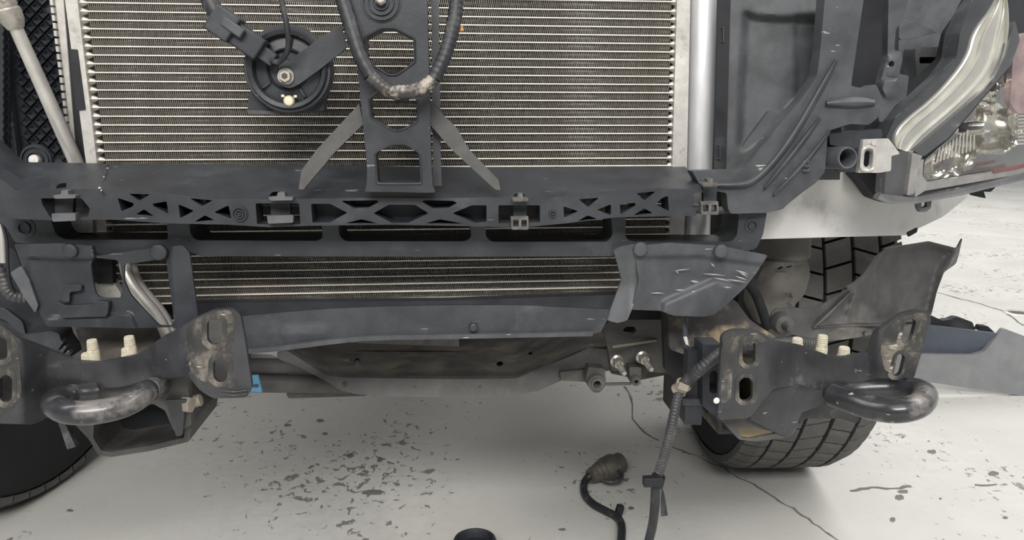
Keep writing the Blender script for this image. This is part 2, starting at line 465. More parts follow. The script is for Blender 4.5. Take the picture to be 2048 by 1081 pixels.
for s in ((1864, 904, 10, 4), (1986, 948, 12, 5), (1799, 996, 10, 6), (1806, 984, 12, 4), (1785, 1040, 6, 5), (2010, 1036, 6, 3), (1881, 998, 3, 2),
          (640, 842, 9, 4), (575, 851, 8, 3), (650, 868, 6, 3), (1124, 1060, 9, 3), (745, 985, 26, 6), (700, 912, 8, 5), (760, 920, 6, 6), (140, 1022, 8, 3), (1262, 1017, 7, 4)): spot(*s)

# ------------------------------------------------------------------ condenser with its tubes and fins
YC = .93
def ky(k, side):     # pixel row of tube k at its left / right end
    if side == 'L': return lerp(k, [(-6, -125), (1, 4.5), (19, 320.7), (31, 515.5), (37, 611.5)]) 
    return lerp(k, [(-6, -113), (1, 22.7), (19, 316.5), (32, 514.5), (37, 588)])
def kx(y, side): return (155+.1174*(y-5)) if side == 'L' else (1356-.0285*(y-5))
con = thing('condenser', 'large silver finned condenser with many flat tubes, behind the black support tower', 'condenser', P(760, 600, YC)-Vector((0, 0, .02)))
ends = {}
for k in range(-3, 38):
    yl, yr = ky(k, 'L'), ky(k, 'R')
    ends[k] = (P(kx(yl, 'L'), yl, YC), P(kx(yr, 'R'), yr, YC))
TD = .016
def flat_tube(k, bend=False):
    a, b = ends[k]; n = 60 if bend else 8; bm = bmesh.new(); prev = None
    for i in range(n+1):
        t = i/n; p = a.lerp(b, t)
        if bend: p = p+Vector((0, 0, .004*math.exp(-((t-.985)/.02)**2)+.0022*math.exp(-((t-.79)/.012)**2)+.0008*math.sin(t*14)))
        h = .00078; ring = [bm.verts.new(p+Vector((0, y, z))) for y, z in ((.0008, -h), (0, -h*.5), (0, h*.5), (.0008, h), (TD, h), (TD, -h))]
        if prev:
            for j in range(6): bm.faces.new((prev[j], prev[(j+1) % 6], ring[(j+1) % 6], ring[j]))
        else: bm.faces.new(ring[::-1])
        prev = ring
    bm.faces.new(prev)
    return bm_link('flat_tube', bm, TUBE, con, smooth=30)
for k in range(-3, 38): flat_tube(k, k == 37)
# corrugated fin strips: four different strips, shared
def fin_mesh(seed):
    rnd = random.Random(seed); n = 610; bm = bmesh.new(); x = 0.; xs = []
    step = 1./n
    lean = [0]
    for i in range(n+1):
        xs.append(i*step)
    t = step*.30
    bumps = [(rnd.random(), rnd.uniform(.008, .03), rnd.uniform(-1.5, 1.5)) for _ in range(7)]
    for i in range(n):
        x0, x1 = xs[i], xs[i+1]
        sk = sum(a*math.exp(-((x0-c)/wd)**2) for c, wd, a in bumps)*step+rnd.uniform(-.12, .12)*step
        tt = t*rnd.uniform(.8, 1.25)
        if i % 2 == 0: q = [(x0, -.5), (x1, .5)]
        else: q = [(x0, .5), (x1, -.5)]
        s = 1 if i % 2 == 0 else -1
        q = [(a+(sk if b > 0 else -sk)*.5, b) for a, b in q]
        f = [bm.verts.new((a, 0, b)) for a, b in q]; g = [bm.verts.new((a+tt, 0, b)) for a, b in q]
        fb = [bm.verts.new((a, 1, b)) for a, b in q]; gb = [bm.verts.new((a+tt, 1, b)) for a, b in q]
        bm.faces.new((f[0], g[0], g[1], f[1])); bm.faces.new((f[0], f[1], fb[1], fb[0])); bm.faces.new((g[0], gb[0], gb[1], g[1]))
    me = bpy.data.meshes.new('fin_strip'); bmesh.ops.recalc_face_normals(bm, faces=bm.faces[:]); bm.to_mesh(me); bm.free(); me.materials.append(FIN); return me
FM = [fin_mesh(s) for s in range(5)]
for i, k in enumerate(range(-3, 37)):
    a = (ends[k][0]+ends[k+1][0])/2; b = (ends[k][1]+ends[k+1][1])/2
    h = ((ends[k][0]-ends[k+1][0]).z+(ends[k][1]-ends[k+1][1]).z)/2
    d = b-a; a = a+d*.014; b = b-d*.011; d = b-a
    o = bpy.data.objects.new('fin_strip', FM[(i*3+i//5) % 5]); COL.objects.link(o)
    place(o, a+Vector((0, .0012, 0)), con)
    o.rotation_euler = (0, -math.atan2(d.z, d.x), 0); o.scale = (d.length, TD-.002, h-.0014)
def header(side):
    y0, y1 = -60, 640; pts = []
    if side == 'L': ol = [(122, y0), (147.5, y0), (kx(330, 'L')+1, 330), (kx(y1, 'L')+1, y1), (211, y1), (172, 327)]
    else: ol = [(kx(y0, 'R')-2, y0), (1382, y0), (1374, 330), (1362, y1), (kx(y1, 'R')-2, y1)]
    return sheet('header_tank', ol, YC-.004, ALU, con, thick=.024, rnd=2, bevel=.004, step=60)
header('L'); header('R')
for side, sg in (('L', -1), ('R', 1)):       # the collars where each tube enters the header
    bm = bmesh.new()
    for k in range(-3, 38):
        p = ends[k][0 if side == 'L' else 1]
        lathe_bm(bm, [(.0052, -.004), (.0040, .003), (.0019, .0075), (0, .0075)], p+Vector((0, .006, 0)), (-sg, 0, 0), 8)
    o = bm_link('tube_collars', bm, ALU, con); o['kind'] = 'stuff'
rt0, rt1 = P(1408, -70, YC+.012), P(1393, 478, YC+.012)
rr = 27.5*px_m(1400, 200, YC)
lathe('receiver_tank', [(0, 0), (rr*.9, 0), (rr, .004), (rr, (rt1-rt0).length-.004), (rr*.9, (rt1-rt0).length), (0, (rt1-rt0).length)], rt0, rt1-rt0, TANK, con, seg=40, label='smooth satin silver cylinder at the right end')
sheet('foam_strip', [(139, 98), (154, 99), (170, 219), (153, 221)], YC-.006, BLK, con, thick=.004, rnd=1, label='black foam strip')

# radiator behind
rad = thing('radiator', 'dark radiator with pale crimped edge strip, left of and behind the condenser', 'radiator', P(760, 640, 1.0))
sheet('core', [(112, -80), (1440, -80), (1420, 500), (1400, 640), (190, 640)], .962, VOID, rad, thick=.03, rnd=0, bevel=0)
sheet('edge_strip', [(105, -30), (125, -30), (150, 290), (156, 330), (149, 330), (143, 290), (127, 155)], .95, ALU, rad, thick=.01, rnd=0, label='pale crimped metal edge')
bm = bmesh.new()
for i in range(22):
    y = -10+i*15.5; box_bm(bm, P(104.5+.125*y, y, .948), (.003, .006, .006))
o = bm_link('crimp_teeth', bm, ALU, rad); o['kind'] = 'stuff'
sheet('side_tank', [(124, -30), (136, -30), (176, 330), (153, 330)], .952, BLK, rad, thick=.02, rnd=0)

# ------------------------------------------------------------------ left: ribbed panel, pipe
pan = thing('air_guide_panel', 'black panel with a diamond grid of ribs, behind the slanted silver pipe', 'panel', P(60, 330, 1.02))
sheet('panel', [(-20, -40), (128, -40), (170, 350), (-20, 350)], 1.02, PLD, pan, rnd=0)
bm = bmesh.new(); s = 13.5
for r in range(-3, 24):
    for c in range(0, 5):
        x = 30+c*27+(13.5 if r % 2 else 0)+r*1.2; y = r*13.5
        if x > 104+.13*y-8 or x < 18: continue
        o = P(x, y, 1.005); v = [P(x+dx, y+dy, 1.019) for dx, dy in ((s, 0), (0, s), (-s, 0), (0, -s))]
        vi = [P(x+dx*.72, y+dy*.72, 1.013) for dx, dy in ((s, 0), (0, s), (-s, 0), (0, -s))]
        A = [bm.verts.new(q) for q in v]; B = [bm.verts.new(q) for q in vi]; C = bm.verts.new(P(x, y, 1.017))
        for i in range(4):
            bm.faces.new((A[i], A[(i+1) % 4], B[(i+1) % 4], B[i])); bm.faces.new((B[i], B[(i+1) % 4], C))
bm_link('diamond_ribs', bm, PLD, pan, smooth=0)['kind'] = 'stuff'
sheet('edge_moulding', [(-20, -40), (14, -40), (16, 150), (28, 260), (36, 320), (-20, 320)], lambda x, y: 1.0-.02*sm((14-abs(x-6))/14), PLD, pan, rnd=4, thick=.01, step=8)

pp = thing('coolant_pipe', 'straight slanted silver pipe with a ringed fitting, by the left screen edge', 'pipe', P(157, 335, .955))
q0, q1 = P(22, 34, .90), P(159, 340, .945)
tube('pipe', [q0, q1], lambda t: .0068+.0016*t, PIPE, pp, seg=24)
ax = q0-q1
lathe('fitting', [(0, -.012), (.0085, -.012), (.0118, -.004), (.0125, .004), (.0125, .008), (.0108, .010), (.0118, .012), (.0118, .017), (.0100, .019), (.0118, .021), (.0118, .034), (.0, .034)], q0, ax, STEEL, pp, seg=28, label='ringed metal crimp fitting')

# ------------------------------------------------------------------ core support
sup = thing('radiator_support', 'black plastic radiator support: trussed beam, perforated centre tower and braces', 'support frame', P(760, 500, .82))
YB = .82
rear = [(-20, 268), (0, 282), (45, 325), (185, 327), (300, 329), (600, 331), (740, 333), (860, 334), (1000, 335), (1371, 334)]
crease = [(-20, 343), (0, 357), (33, 382), (160, 378), (233, 378), (300, 383), (367, 391), (433, 398), (520, 399), (600, 398), (740, 396), (860, 397), (985, 395), (1100, 395), (1217, 382), (1317, 377), (1404, 379)]
bot = [(-20, 436), (0, 437), (100, 441), (180, 440), (233, 440), (330, 447), (460, 450), (540, 455), (620, 452), (780, 450), (900, 452), (1040, 456), (1133, 447), (1233, 435), (1392, 432)]
YR = .905
def beam_top_Y(x, y):
    a, b = lerp(x, rear), lerp(x, crease)
    t = clamp((b-y)/(b-a))
    return YB+.006*0+(YR-YB)*t**.9
notches = [[(107, 386), (112, 372), (122, 367), (133, 366), (132, 389)], [(538, 400), (541, 387), (550, 383), (562, 384), (562, 400)], [(1027, 402), (1028, 389), (1040, 386), (1049, 389), (1051, 402)]]
def ins(poly, f=.93):
    return poly
top = sheet('beam_top', rear+crease[::-1], beam_top_Y, PL, sup, holes=[[(x, min(y, lerp(x, crease)-1.5)) for x, y in n] for n in notches], thick=.004, rnd=0, step=14, bevel=0)
truss = [
 [(258, 388), (300, 389), (278, 402)], [(235, 396), (268, 407), (266, 413), (243, 423)], [(333, 403), (305, 408), (307, 413), (337, 428)], [(288, 419), (272, 429), (308, 433)],
 [(380, 397), (425, 401), (404, 413)], [(357, 409), (388, 422), (360, 437)], [(457, 411), (463, 438), (428, 425)], [(410, 431), (429, 441), (389, 444)],
 [(82, 397), (163, 397), (180, 418), (176, 434), (101, 436), (84, 408)], [(511, 407), (598, 407), (601, 449), (514, 449)],
 [(622, 408), (660, 408), (695, 426), (660, 445), (625, 446)], [(682, 402), (753, 401), (758, 404), (737, 416), (707, 417)], [(747, 427), (777, 410), (830, 410), (857, 427), (817, 446), (783, 446)], [(723, 439), (690, 447), (755, 447)],
 [(843, 403), (850, 401), (905, 402), (915, 406), (898, 416), (865, 417)], [(905, 427), (943, 411), (973, 411), (973, 444), (950, 446)], [(880, 439), (852, 447), (928, 448)],
 [(997, 411), (1080, 411), (1080, 445), (997, 447)],
 [(1157, 399), (1198, 396), (1177, 415)], [(1127, 413), (1157, 423), (1128, 436)], [(1222, 409), (1194, 420), (1222, 431)], [(1175, 431), (1194, 438), (1155, 443)],
 [(1273, 387), (1312, 383), (1289, 402)], [(1240, 409), (1270, 406), (1272, 411), (1241, 430)], [(1336, 392), (1338, 423), (1311, 409), (1323, 397)], [(1288, 417), (1306, 427), (1267, 431)]]
front = crease+[(1406, 385), (1384, 388), (1384, 417), (1392, 418)]+bot[::-1]
sheet('beam_front', front, YB, PL, sup, holes=truss, thick=.03, rnd=0, hrnd=3, bevel=.0012, step=30)
sheet('inner_web', [(612, 400), (740, 398), (860, 399), (984, 398), (984, 450), (780, 447), (612, 450)], .8515, PLD, sup, thick=.004, rnd=1, step=40)
sheet('inner_web', [(228, 386), (300, 388), (370, 396), (468, 400), (468, 446), (330, 443), (228, 436)], .8515, PLD, sup, thick=.004, rnd=1, step=40)
def boss(px, py, Y, r, parent, rings=3, m=None, name='screw_boss'):
    k = px_m(px, py, Y); R = r*k; prof = [(0, .001)]
    for i in range(rings):
        a = (i+.6)/rings*R; prof += [(a-.0012, .001), (a-.0009, .0035), (a, .0035), (a+.0003, .001)]
    prof += [(R, .001), (R+.001, -.003)]
    return lathe(name, prof, P(px, py, Y), (0, -1, 0), m or PL, parent, seg=28)
boss(480, 428, YB, 16, sup); boss(1105, 428, YB, 8, sup, 2)
boss(72, 320, .94, 30, sup, 3, PLD, 'mount_boss')
lathe('mount_stud', [(0, .006), (.0055, .006), (.0065, .003), (.0065, -.004)], P(72, 321, .94), (0, -1, .2), ALU, sup, seg=18, label='pale round stud inside the mount')
# crack in the left of the beam
bm = bmesh.new(); prev = None
for i, (x, y) in enumerate([(216, 329), (213, 337), (216, 345), (209, 352), (211, 358), (204, 366), (206, 372), (198, 377), (203, 383), (207, 391)]):
    p = P(x, y, min(beam_top_Y(x, y), 9)-.0012); wd = .0005 if i % 3 else .0013
    a, b = bm.verts.new(p+Vector((wd, 0, 0))), bm.verts.new(p-Vector((wd, 0, 0)))
    if prev: bm.faces.new((prev[0], a, b, prev[1]))
    prev = (a, b)
bm_link('crack', bm, BLK, sup, smooth=0, label='jagged crack across the beam')
bm = bmesh.new()
for x, y, q in ((215, 337, .0016), (208, 354, .0014), (199, 377, .0024), (203, 381, .0012)): box_bm(bm, P(x, y, min(beam_top_Y(x, y), 9)-.0014), (q, .001, q*1.2), rot_axes(30))
bm_link('crack_chips', bm, ALU, sup, smooth=0)['kind'] = 'stuff'
# lower rail with its windows
rail_top = [(-20, 425), (20, 428), (1382, 420), (1480, 425), (1534, 424)]
rail = rail_top+[(1526, 470), (1513, 497), (1498, 502), (1432, 494), (1390, 489), (1300, 489), (1272, 490), (1236, 500), (1231, 513), (900, 514), (400, 513), (372, 500), (300, 500), (190, 512), (100, 492), (30, 485), (12, 455)]
wins = [[(98, 430), (332, 430), (336, 476), (334, 480), (130, 480), (112, 470)], [(378, 430), (640, 430), (646, 476), (636, 482), (392, 481), (380, 468)], [(676, 430), (938, 430), (943, 476), (930, 483), (690, 483), (678, 472)],
        [(970, 430), (1222, 428), (1226, 470), (1216, 484), (982, 484), (971, 474)], [(1252, 428), (1478, 428), (1474, 472), (1462, 484), (1262, 484), (1250, 474)]]
sheet('lower_rail', rail, .86, PL, sup, holes=wins, thick=.055, rnd=5, hrnd=8, bevel=.002, step=30, smooth=0)
boss(50, 456, .86, 20, sup, 1, PL, 'round_boss'); boss(1504, 451, .86, 15, sup, 1, PL, 'round_boss')
# tower
tw = [(686, -40), (712, 110), (734, 333), (733, 372), (728, 384), (872, 386), (866, 374), (863, 333), (855, 0), (853, -40)]
th = [[(732, 75), (763, 58), (790, 58), (827, 78), (828, 123), (793, 148), (777, 148), (733, 120)], [(740, 198), (764, 180), (800, 180), (832, 197), (833, 243), (800, 260), (787, 260), (743, 235)], [(752, 307), (783, 290), (810, 290), (837, 307), (841, 366), (756, 366)]]
tower = sheet('tower', tw, lambda x, y: .80+.0*y, PL, sup, holes=th, thick=.028, rnd=5, hrnd=5, bevel=.003, step=30, grid=False)
for hole in th:                                # raised rim round each opening
    c = np.mean(hole, 0); big = [(c[0]+(x-c[0])*1.10, c[1]+(y-c[1])*1.10) for x, y in hole]
    sheet('rim', big, .7985, PL, tower, holes=[hole], thick=.004, rnd=6, hrnd=5, bevel=.0012, step=30)
sheet('side_flange', [(862, -40), (877, -40), (882, 330), (884, 372), (866, 372)], .83, PLG, sup, thick=.012, rnd=1)
boss(762, 4, .80, 40, sup, 4, PL, 'latch_boss')
lathe('latch_bolt', [(0, .009), (.004, .009), (.006, .007), (.006, 0)], P(762, 0, .80), (0, -1, 0), STEEL, sup, seg=6, label='small steel bolt head')
sheet('brace', [(718, 208), (727, 248), (672, 302), (607, 379), (597, 379), (603, 341), (633, 300)], lambda x, y: .822-.0001*(y-208), BRACE, sup, thick=.01, rnd=2, bevel=.0015, step=16)
sheet('brace', [(860, 205), (913, 255), (938, 299), (997, 360), (1001, 381), (990, 379), (905, 301), (857, 246)], lambda x, y: .822-.0001*(y-208), BRACE, sup, thick=.01, rnd=2, bevel=.0015, step=16)

# spring clips in the beam
def clip(cx, cy, w_, m, eyes=False, dy=0):
    Yc = YB-.004
    o = sheet('clip_body', [(cx-w_*.42, cy-17), (cx+w_*.42, cy-17), (cx+w_*.38, cy+30), (cx-w_*.38, cy+30)], YB+.014, PLD, sup, thick=.006, rnd=2, label='spring clip set in the beam')
    sheet('upper_tab', [(cx-w_*.5, cy-17), (cx-w_*.14, cy-18), (cx-w_*.12, cy-27), (cx+w_*.16, cy-27), (cx+w_*.18, cy-18), (cx+w_*.5, cy-17), (cx+w_*.48, cy-11), (cx-w_*.4, cy-10)], Yc-.006, m, o, thick=.012, rnd=2)
    if eyes: hl = [[(cx-w_*.4, cy+26), (cx-w_*.08, cy+26), (cx-w_*.08, cy+40), (cx-w_*.4, cy+40)], [(cx+w_*.08, cy+26), (cx+w_*.4, cy+26), (cx+w_*.4, cy+40), (cx+w_*.08, cy+40)]]
    else: hl = []
    sheet('lower_tab', [(cx-w_*.55, cy+20), (cx+w_*.5, cy+19), (cx+w_*.5, cy+46 if eyes else cy+34), (cx-w_*.5, cy+46 if eyes else cy+36)], Yc-.004, m, o, holes=hl, thick=.008, rnd=2, hrnd=2)
    return o
CLIPD = mat('grey_clip', (84, 85, 88), .45, var=.25); CLIPB = mat('bright_clip', (104, 102, 99), .3, .4, var=.35, scale=120)
clip(128, 408, 46, CLIPD); clip(561, 412, 50, CLIPD); clip(1040, 414, 34, CLIPB, True); clip(1420, 384, 34, CLIPB, True)

# side of the support: diagonal post on the right
def post_Y(x, y): return .845+.00007*(x-1480)
post = [(1384, 342), (1470, 341), (1492, 333), (1562, 245), (1602, 200), (1634, 152), (1641, 100), (1652, -30), (1734, -30), (1727, 0), (1702, 172), (1731, 178), (1752, 168), (1762, 190), (1760, 232), (1738, 250), (1700, 248), (1656, 262), (1650, 343), (1632, 366), (1605, 385), (1579, 406), (1565, 419), (1535, 426), (1462, 428), (1456, 418), (1453, 386), (1404, 378)]
sheet('side_post', post, post_Y, PLG, sup, thick=.02, rnd=5, step=12, grid=20, bevel=.0012, label='broad grey-black diagonal post with ribs')
def rib(line, w0, h_, Yf, m, parent, name='rib'):
    pts = [Vector(p) for p in line]; A, B = [], []
    for i, p in enumerate(pts):
        d = (pts[min(i+1, len(pts)-1)]-pts[max(i-1, 0)]).normalized(); n_ = Vector((-d.y, d.x))*w0/2*(.5 if i in (0, len(pts)-1) else 1)
        A.append(tuple(p-n_)); B.append(tuple(p+n_))
    ribbon(name, A, B, Yf, [(0, -.001), (.12, h_*.45), (.3, h_*.85), (.5, h_), (.7, h_*.85), (.88, h_*.45), (1, -.001)], m, parent, thick=.004)
rib([(1672, 120), (1656, 152), (1576, 292), (1510, 366), (1470, 371), (1430, 371)], 16, .009, post_Y, PLG, sup)
rib([(1640, 236), (1600, 290), (1530, 376)], 15, .008, post_Y, PLG, sup)
rib([(1660, 262), (1620, 316), (1548, 390)], 13, .007, post_Y, PLG, sup)
rib([(1654, 207), (1690, 205), (1722, 204), (1750, 205)], 26, .008, post_Y, PLG, sup)
sheet('post_return', [(1384, 341), (1470, 340), (1492, 333), (1500, 365), (1434, 373), (1404, 378)], lambda x, y: .842+(372-y)*.0014, PL, sup, thick=.004, rnd=2, step=8)
# a small embossed swirl on the post
bm = bmesh.new()
tube_bm(bm, [P(1617+dx, 332+dy, .8495) for dx, dy in ((0, -8), (-7, -10), (-12, -5), (-8, 0), (0, 0), (3, 5), (-3, 10), (-11, 8))], .0011, 6, 4)
bm_link('embossed_mark', bm, PLG, sup)
sheet('inner_post', [(1778, -30), (1826, -30), (1806, 38), (1792, 60), (1789, 100), (1804, 105), (1805, 118), (1799, 148), (1818, 152), (1813, 195), (1790, 212), (1764, 246), (1757, 242), (1761, 200), (1760, 170), (1775, 110)], .885, PLG, sup, holes=[[(1778, 124), (1786, 121), (1790, 128), (1786, 135), (1778, 133)]], thick=.012, rnd=4, step=7, reliefs=[([(1762, 160), (1796, 158), (1795, 190), (1788, 198), (1766, 196)], .006, 5), ([(1776, 112), (1797, 112), (1795, 150), (1774, 150)], .003, 4)])
# right air guide panel with its recess
gp = thing('side_air_guide', 'tall grey-black recessed plastic panel, right of the silver cylinder', 'panel', P(1550, 350, .93))
rec = [(1490, 27), (1510, 34), (1560, 38), (1646, 36), (1637, 150), (1590, 205), (1540, 262), (1484, 296), (1479, 288)]
sheet('panel', [(1438, -30), (1690, -30), (1680, 360), (1428, 360)], lambda x, y: .915, PLP, gp, thick=.006, rnd=2, step=4,
      reliefs=[(rec, -.013, 20), ([(1590, 30), (1650, 30), (1640, 210), (1592, 215)], -.004, 14)])
sheet('raised_pad', [(1538, 222), (1586, 216), (1560, 248), (1490, 305), (1480, 300)], lambda x, y: .921-.00002*(y-216), PLP, gp, thick=.012, rnd=3, step=10, bevel=.003)
for y in (69, 304):
    tube('wire_catch', [P(1442-(y-69)*.03, y-14, .907), P(1447-(y-69)*.03, y-14, .905), P(1447-(y-69)*.03, y+14, .905), P(1441-(y-69)*.03, y+14, .907)], .0007, PLG, gp, seg=6, n=1)
sheet('gap_shade_strip', [(1438, -30), (1462, -30), (1452, 350), (1428, 350)], .908, BLK, gp, thick=.006, rnd=0)  # black strip standing in for the shaded gap beside the panel


# ------------------------------------------------------------------ horn
YH = .835
hc = P(576, 139, YH); k = px_m(576, 139, YH); R = 88*k
horn = thing('horn', 'round black disc horn with silver nut, hung in front of the condenser', 'horn', P(576, 230, YH))
lathe('disc', [(0, .004), (R*.2, .004), (R*.24, .0), (R*.40, .0), (R*.44, .005), (R*.48, .001), (R*.72, -.001), (R*.77, .006), (R*.86, .008), (R*.9, .003), (R*.95, .003), (R, -.004), (R*1.0, -.012), (R*.96, -.014), (R*.92, -.03), (R*.6, -.042), (0, -.042)],
      hc, (0, -1, 0), PL, horn, seg=64)
for a in (20, 80, 150, 215, 300):
    d = Vector((math.cos(math.radians(a)), 0, math.sin(math.radians(a))))
    box('rib', hc+d*R*.6+Vector((0, -.0015, 0)), (R*.24, .004, .003), PL, horn, axes=(d, Vector((0, 1, 0)), d.cross(Vector((0, 1, 0)))))
sheet('mouth', [(497, 185), (650, 190), (648, 221), (600, 226), (560, 229), (495, 227)], YH+.012, PLD, horn, thick=.02, rnd=3, bevel=.002)
sheet('mouth_lip', [(495, 220), (560, 223), (560, 229), (495, 228)], YH+.009, PLG, horn, thick=.006, rnd=1)
sheet('mounting_arm', [(682, 48), (694, 96), (640, 139), (598, 169), (580, 178), (562, 172), (554, 156), (557, 138), (580, 119), (632, 82)], YH-.010, PL, horn, thick=.004, rnd=8, bevel=.0012, label='flat black steel arm reaching to the tower')
bm = bmesh.new(); o_ = P(572, 153, YH-.010)
lathe_bm(bm, [(.0048, .002), (.0082, .002), (.0086, .0), (0, 0)], o_, (0, -1, 0), 24); hexnut_bm(bm, o_+Vector((0, -.0015, 0)), (0, -1, 0), .0066, .006)
nut = bm_link('nut', bm, STEEL, horn, label='silver flanged hex nut')
lathe('stud', [(0, .0075), (.0028, .0075), (.0033, .006), (.0033, 0)], o_, (0, -1, 0), RUST, nut, seg=14)
lathe('rivet', [(0, .006), (.0042, .0055), (.0055, .004), (.0058, 0), (0, 0)], P(579, 202, YH-.004), (0, -1, 0), BRASS, horn, seg=20, label='pale brass adjusting screw')
for dx, dy in ((-13, -10), (12, -9), (-12, 10), (12, 11)):
    box('stake', P(579+dx, 202+dy, YH-.005), (.0035, .003, .0028), BRASS, horn, bevel=.0006)
# plug of the horn
A = rot_axes(36)
plug = thing('horn_connector', 'angular black plug on the upper left rim of the horn', 'connector', P(470, 100, .82))
box('plug_body', P(490, 79, .822), (.040, .022, .023), PLD, plug, axes=A, bevel=.002)
box('plug_latch', P(450, 49, .818), (.026, .026, .028), PL, plug, axes=A, bevel=.002)
box('latch_bridge', P(466, 55, .806), (.022, .006, .010), PLG, plug, axes=A, bevel=.0015)
box('plug_nose', P(528, 107, .826), (.026, .014, .014), PL, plug, axes=A, bevel=.0015)
tube('cable', [P(408, -30, .83), P(416, -5, .825), P(428, 18, .822), P(442, 40, .82)], .0085, TAPE, plug, seg=14)
tube('wire', [P(556, -30, .80), P(566, 15, .80), P(574, 55, .80), P(577, 90, .803), P(570, 112, .808), P(556, 124, .815), P(542, 121, .82)], .0028, TAPE, plug, seg=10)

# ------------------------------------------------------------------ harness loop over the tower
hl = thing('wire_harness', 'taped black cable loop drooping across the centre tower', 'cable', P(808, 200, .785))
lp = [(672, -40), (692, 20), (704, 60), (720, 110), (742, 152), (772, 178), (808, 185), (842, 178), (868, 158), (888, 115), (902, 70), (911, 25), (915, -40)]
yy = [.80, .79, .785, .78, .777, .775, .775, .775, .777, .78, .785, .79, .80]
pts = [P(a, b, c) for (a, b), c in zip(lp, yy)]
tube('taped_cable', pts[:5], .0072, TAPE, hl, seg=14, corr=(.010, .0003))
tube('split_sleeve', pts[4:9], .0068, SLEEVE, hl, seg=14, corr=(.005, .0004), label='scuffed sleeve at the bottom of the loop')
tube('taped_cable', pts[8:], .0068, TAPE, hl, seg=14, corr=(.006, .0004))
tube('second_cable', [P(a+9, b+10, c+.01) for (a, b), c in zip(lp[1:7], yy)], .0045, TAPE, hl, seg=10)
sheet('orange_tag', [(917, 53), (926, 51), (927, 61), (919, 63)], .79, mat('orange_tape', (180, 130, 80), .5), hl, thick=.002, rnd=1, label='tiny orange tape tag')

# ------------------------------------------------------------------ splash shields
def bump_circle(px, py, Y, r, parent, m):
    k = px_m(px, py, Y); R = r*k
    return lathe('push_clip', [(0, .0026), (R*.6, .0024), (R*.88, .0018), (R, .0005), (R, -.003)], P(px, py, Y), (0, -1, 0), m, parent, seg=28)
sl = thing('splash_shield', 'black moulded splash shield with a cutout, left under the beam', 'splash shield', P(200, 655, .85))
sheet('panel', [(28, 489), (120, 487), (187, 492), (193, 513), (300, 497), (366, 491), (379, 505), (396, 632), (356, 660), (345, 655), (265, 657), (93, 653), (75, 618), (43, 532)],
      lambda x, y: .845+.0001*(x-200)*.2+.012*sm((60-x)/40), PL, sl, thick=.003, step=4, rnd=5, hrnd=6, bevel=.0006,
      holes=[[(181, 526), (191, 516), (238, 521), (243, 540), (245, 590), (240, 597), (205, 597), (192, 590), (185, 560)], [(249, 527), (268, 527), (332, 517), (348, 640), (343, 652), (318, 652), (262, 592), (248, 562)]],
      reliefs=[([(0, 470), (187, 470), (190, 520), (120, 520), (10, 515)], .006, 9),
               ([(345, 470), (400, 470), (425, 660), (350, 690), (338, 520)], .008, 9), ([(90, 636), (262, 628), (285, 680), (80, 680)], .004, 9)])
sheet('moulded_ridge', [(124, 571), (163, 571), (163, 582), (139, 585), (139, 606), (124, 604)], .838, PL, sl, thick=.009, rnd=5, bevel=.003)
sheet('moulded_block', [(110, 603), (130, 612), (187, 610), (192, 603), (218, 604), (214, 634), (121, 637)], .836, PL, sl, thick=.011, rnd=6, bevel=.004)
bump_circle(317, 505, .842, 17, sl, PL); bump_circle(140, 502, .836, 15, sl, PL)
sheet('curl_flap', [(20, 546), (42, 532), (58, 560), (76, 612), (70, 627), (48, 595)], .838, PLP, sl, thick=.003, rnd=4, label='lighter grey curled flap')
sh = thing('hose_pair', 'two silver pipes side by side bending down through the left splash shield', 'pipe', P(330, 665, .88))
for dx, yo in ((0, 0), (16, .012)):
    tube('pipe', [P(245+dx*.6, 500, .90+yo), P(251+dx*.75, 535, .885+yo), P(262+dx*.75, 566, .88+yo), P(284+dx*.8, 596, .88+yo), P(308+dx*.8, 625, .882+yo), P(325+dx*.7, 652, .885+yo), P(340+dx*.6, 690, .89+yo)], .0066, PIPE, sh, seg=18)
dr = thing('oil_cooler_end', 'silver cooler end with black foam wrap, seen through the shield cutout', 'cooler', P(215, 600, .9))
sheet('foam_wrap', [(190, 512), (224, 514), (226, 568), (193, 568)], .89, BLK, dr, thick=.01, rnd=2)
sheet('end_tank', [(190, 566), (228, 566), (242, 588), (240, 604), (200, 604), (192, 590)], .895, ALU, dr, thick=.012, rnd=2, bevel=.002)
sheet('silver_shelf', [(104, 440), (185, 440), (186, 466), (112, 466)], .90, ALU, dr, thick=.01, rnd=1, label='silver plate seen under the beam')

sr = thing('splash_shield', 'scratched grey-black splash shield with two push clips, under the right end of the beam', 'splash shield', P(1390, 633, .85))
sheet('panel', [(1270, 492), (1340, 486), (1440, 492), (1536, 511), (1512, 548), (1492, 574), (1453, 610), (1428, 630), (1408, 634), (1347, 632), (1320, 622), (1262, 620), (1278, 560), (1272, 525)],
      lambda x, y: .84+.00002*(x-1270)+.00008*max(0, 540-y)*.5, PLG, sr, thick=.003, step=4, rnd=5, bevel=.0006,
      reliefs=[([(1240, 465), (1570, 470), (1570, 522), (1520, 530), (1400, 514), (1250, 516)], .004, 9), ([(1326, 606), (1430, 560), (1470, 575), (1428, 645), (1322, 645)], .007, 14)])
sheet('folded_flap', [(1227, 501), (1243, 493), (1272, 488), (1279, 515), (1283, 560), (1271, 602), (1255, 641), (1236, 647), (1213, 641), (1228, 601), (1243, 560), (1235, 530)],
      lambda x, y: .834+.0003*max(0, 1262-x)+(.012*math.sin((y-490)/45)), PLP, sr, thick=.003, step=7, rnd=4, label='creased lighter flap folded along the left edge')
bump_circle(1281, 499, .834, 15, sr, PLG); bump_circle(1442, 503, .832, 14, sr, PLG)
bm = bmesh.new(); rs = random.Random(4)
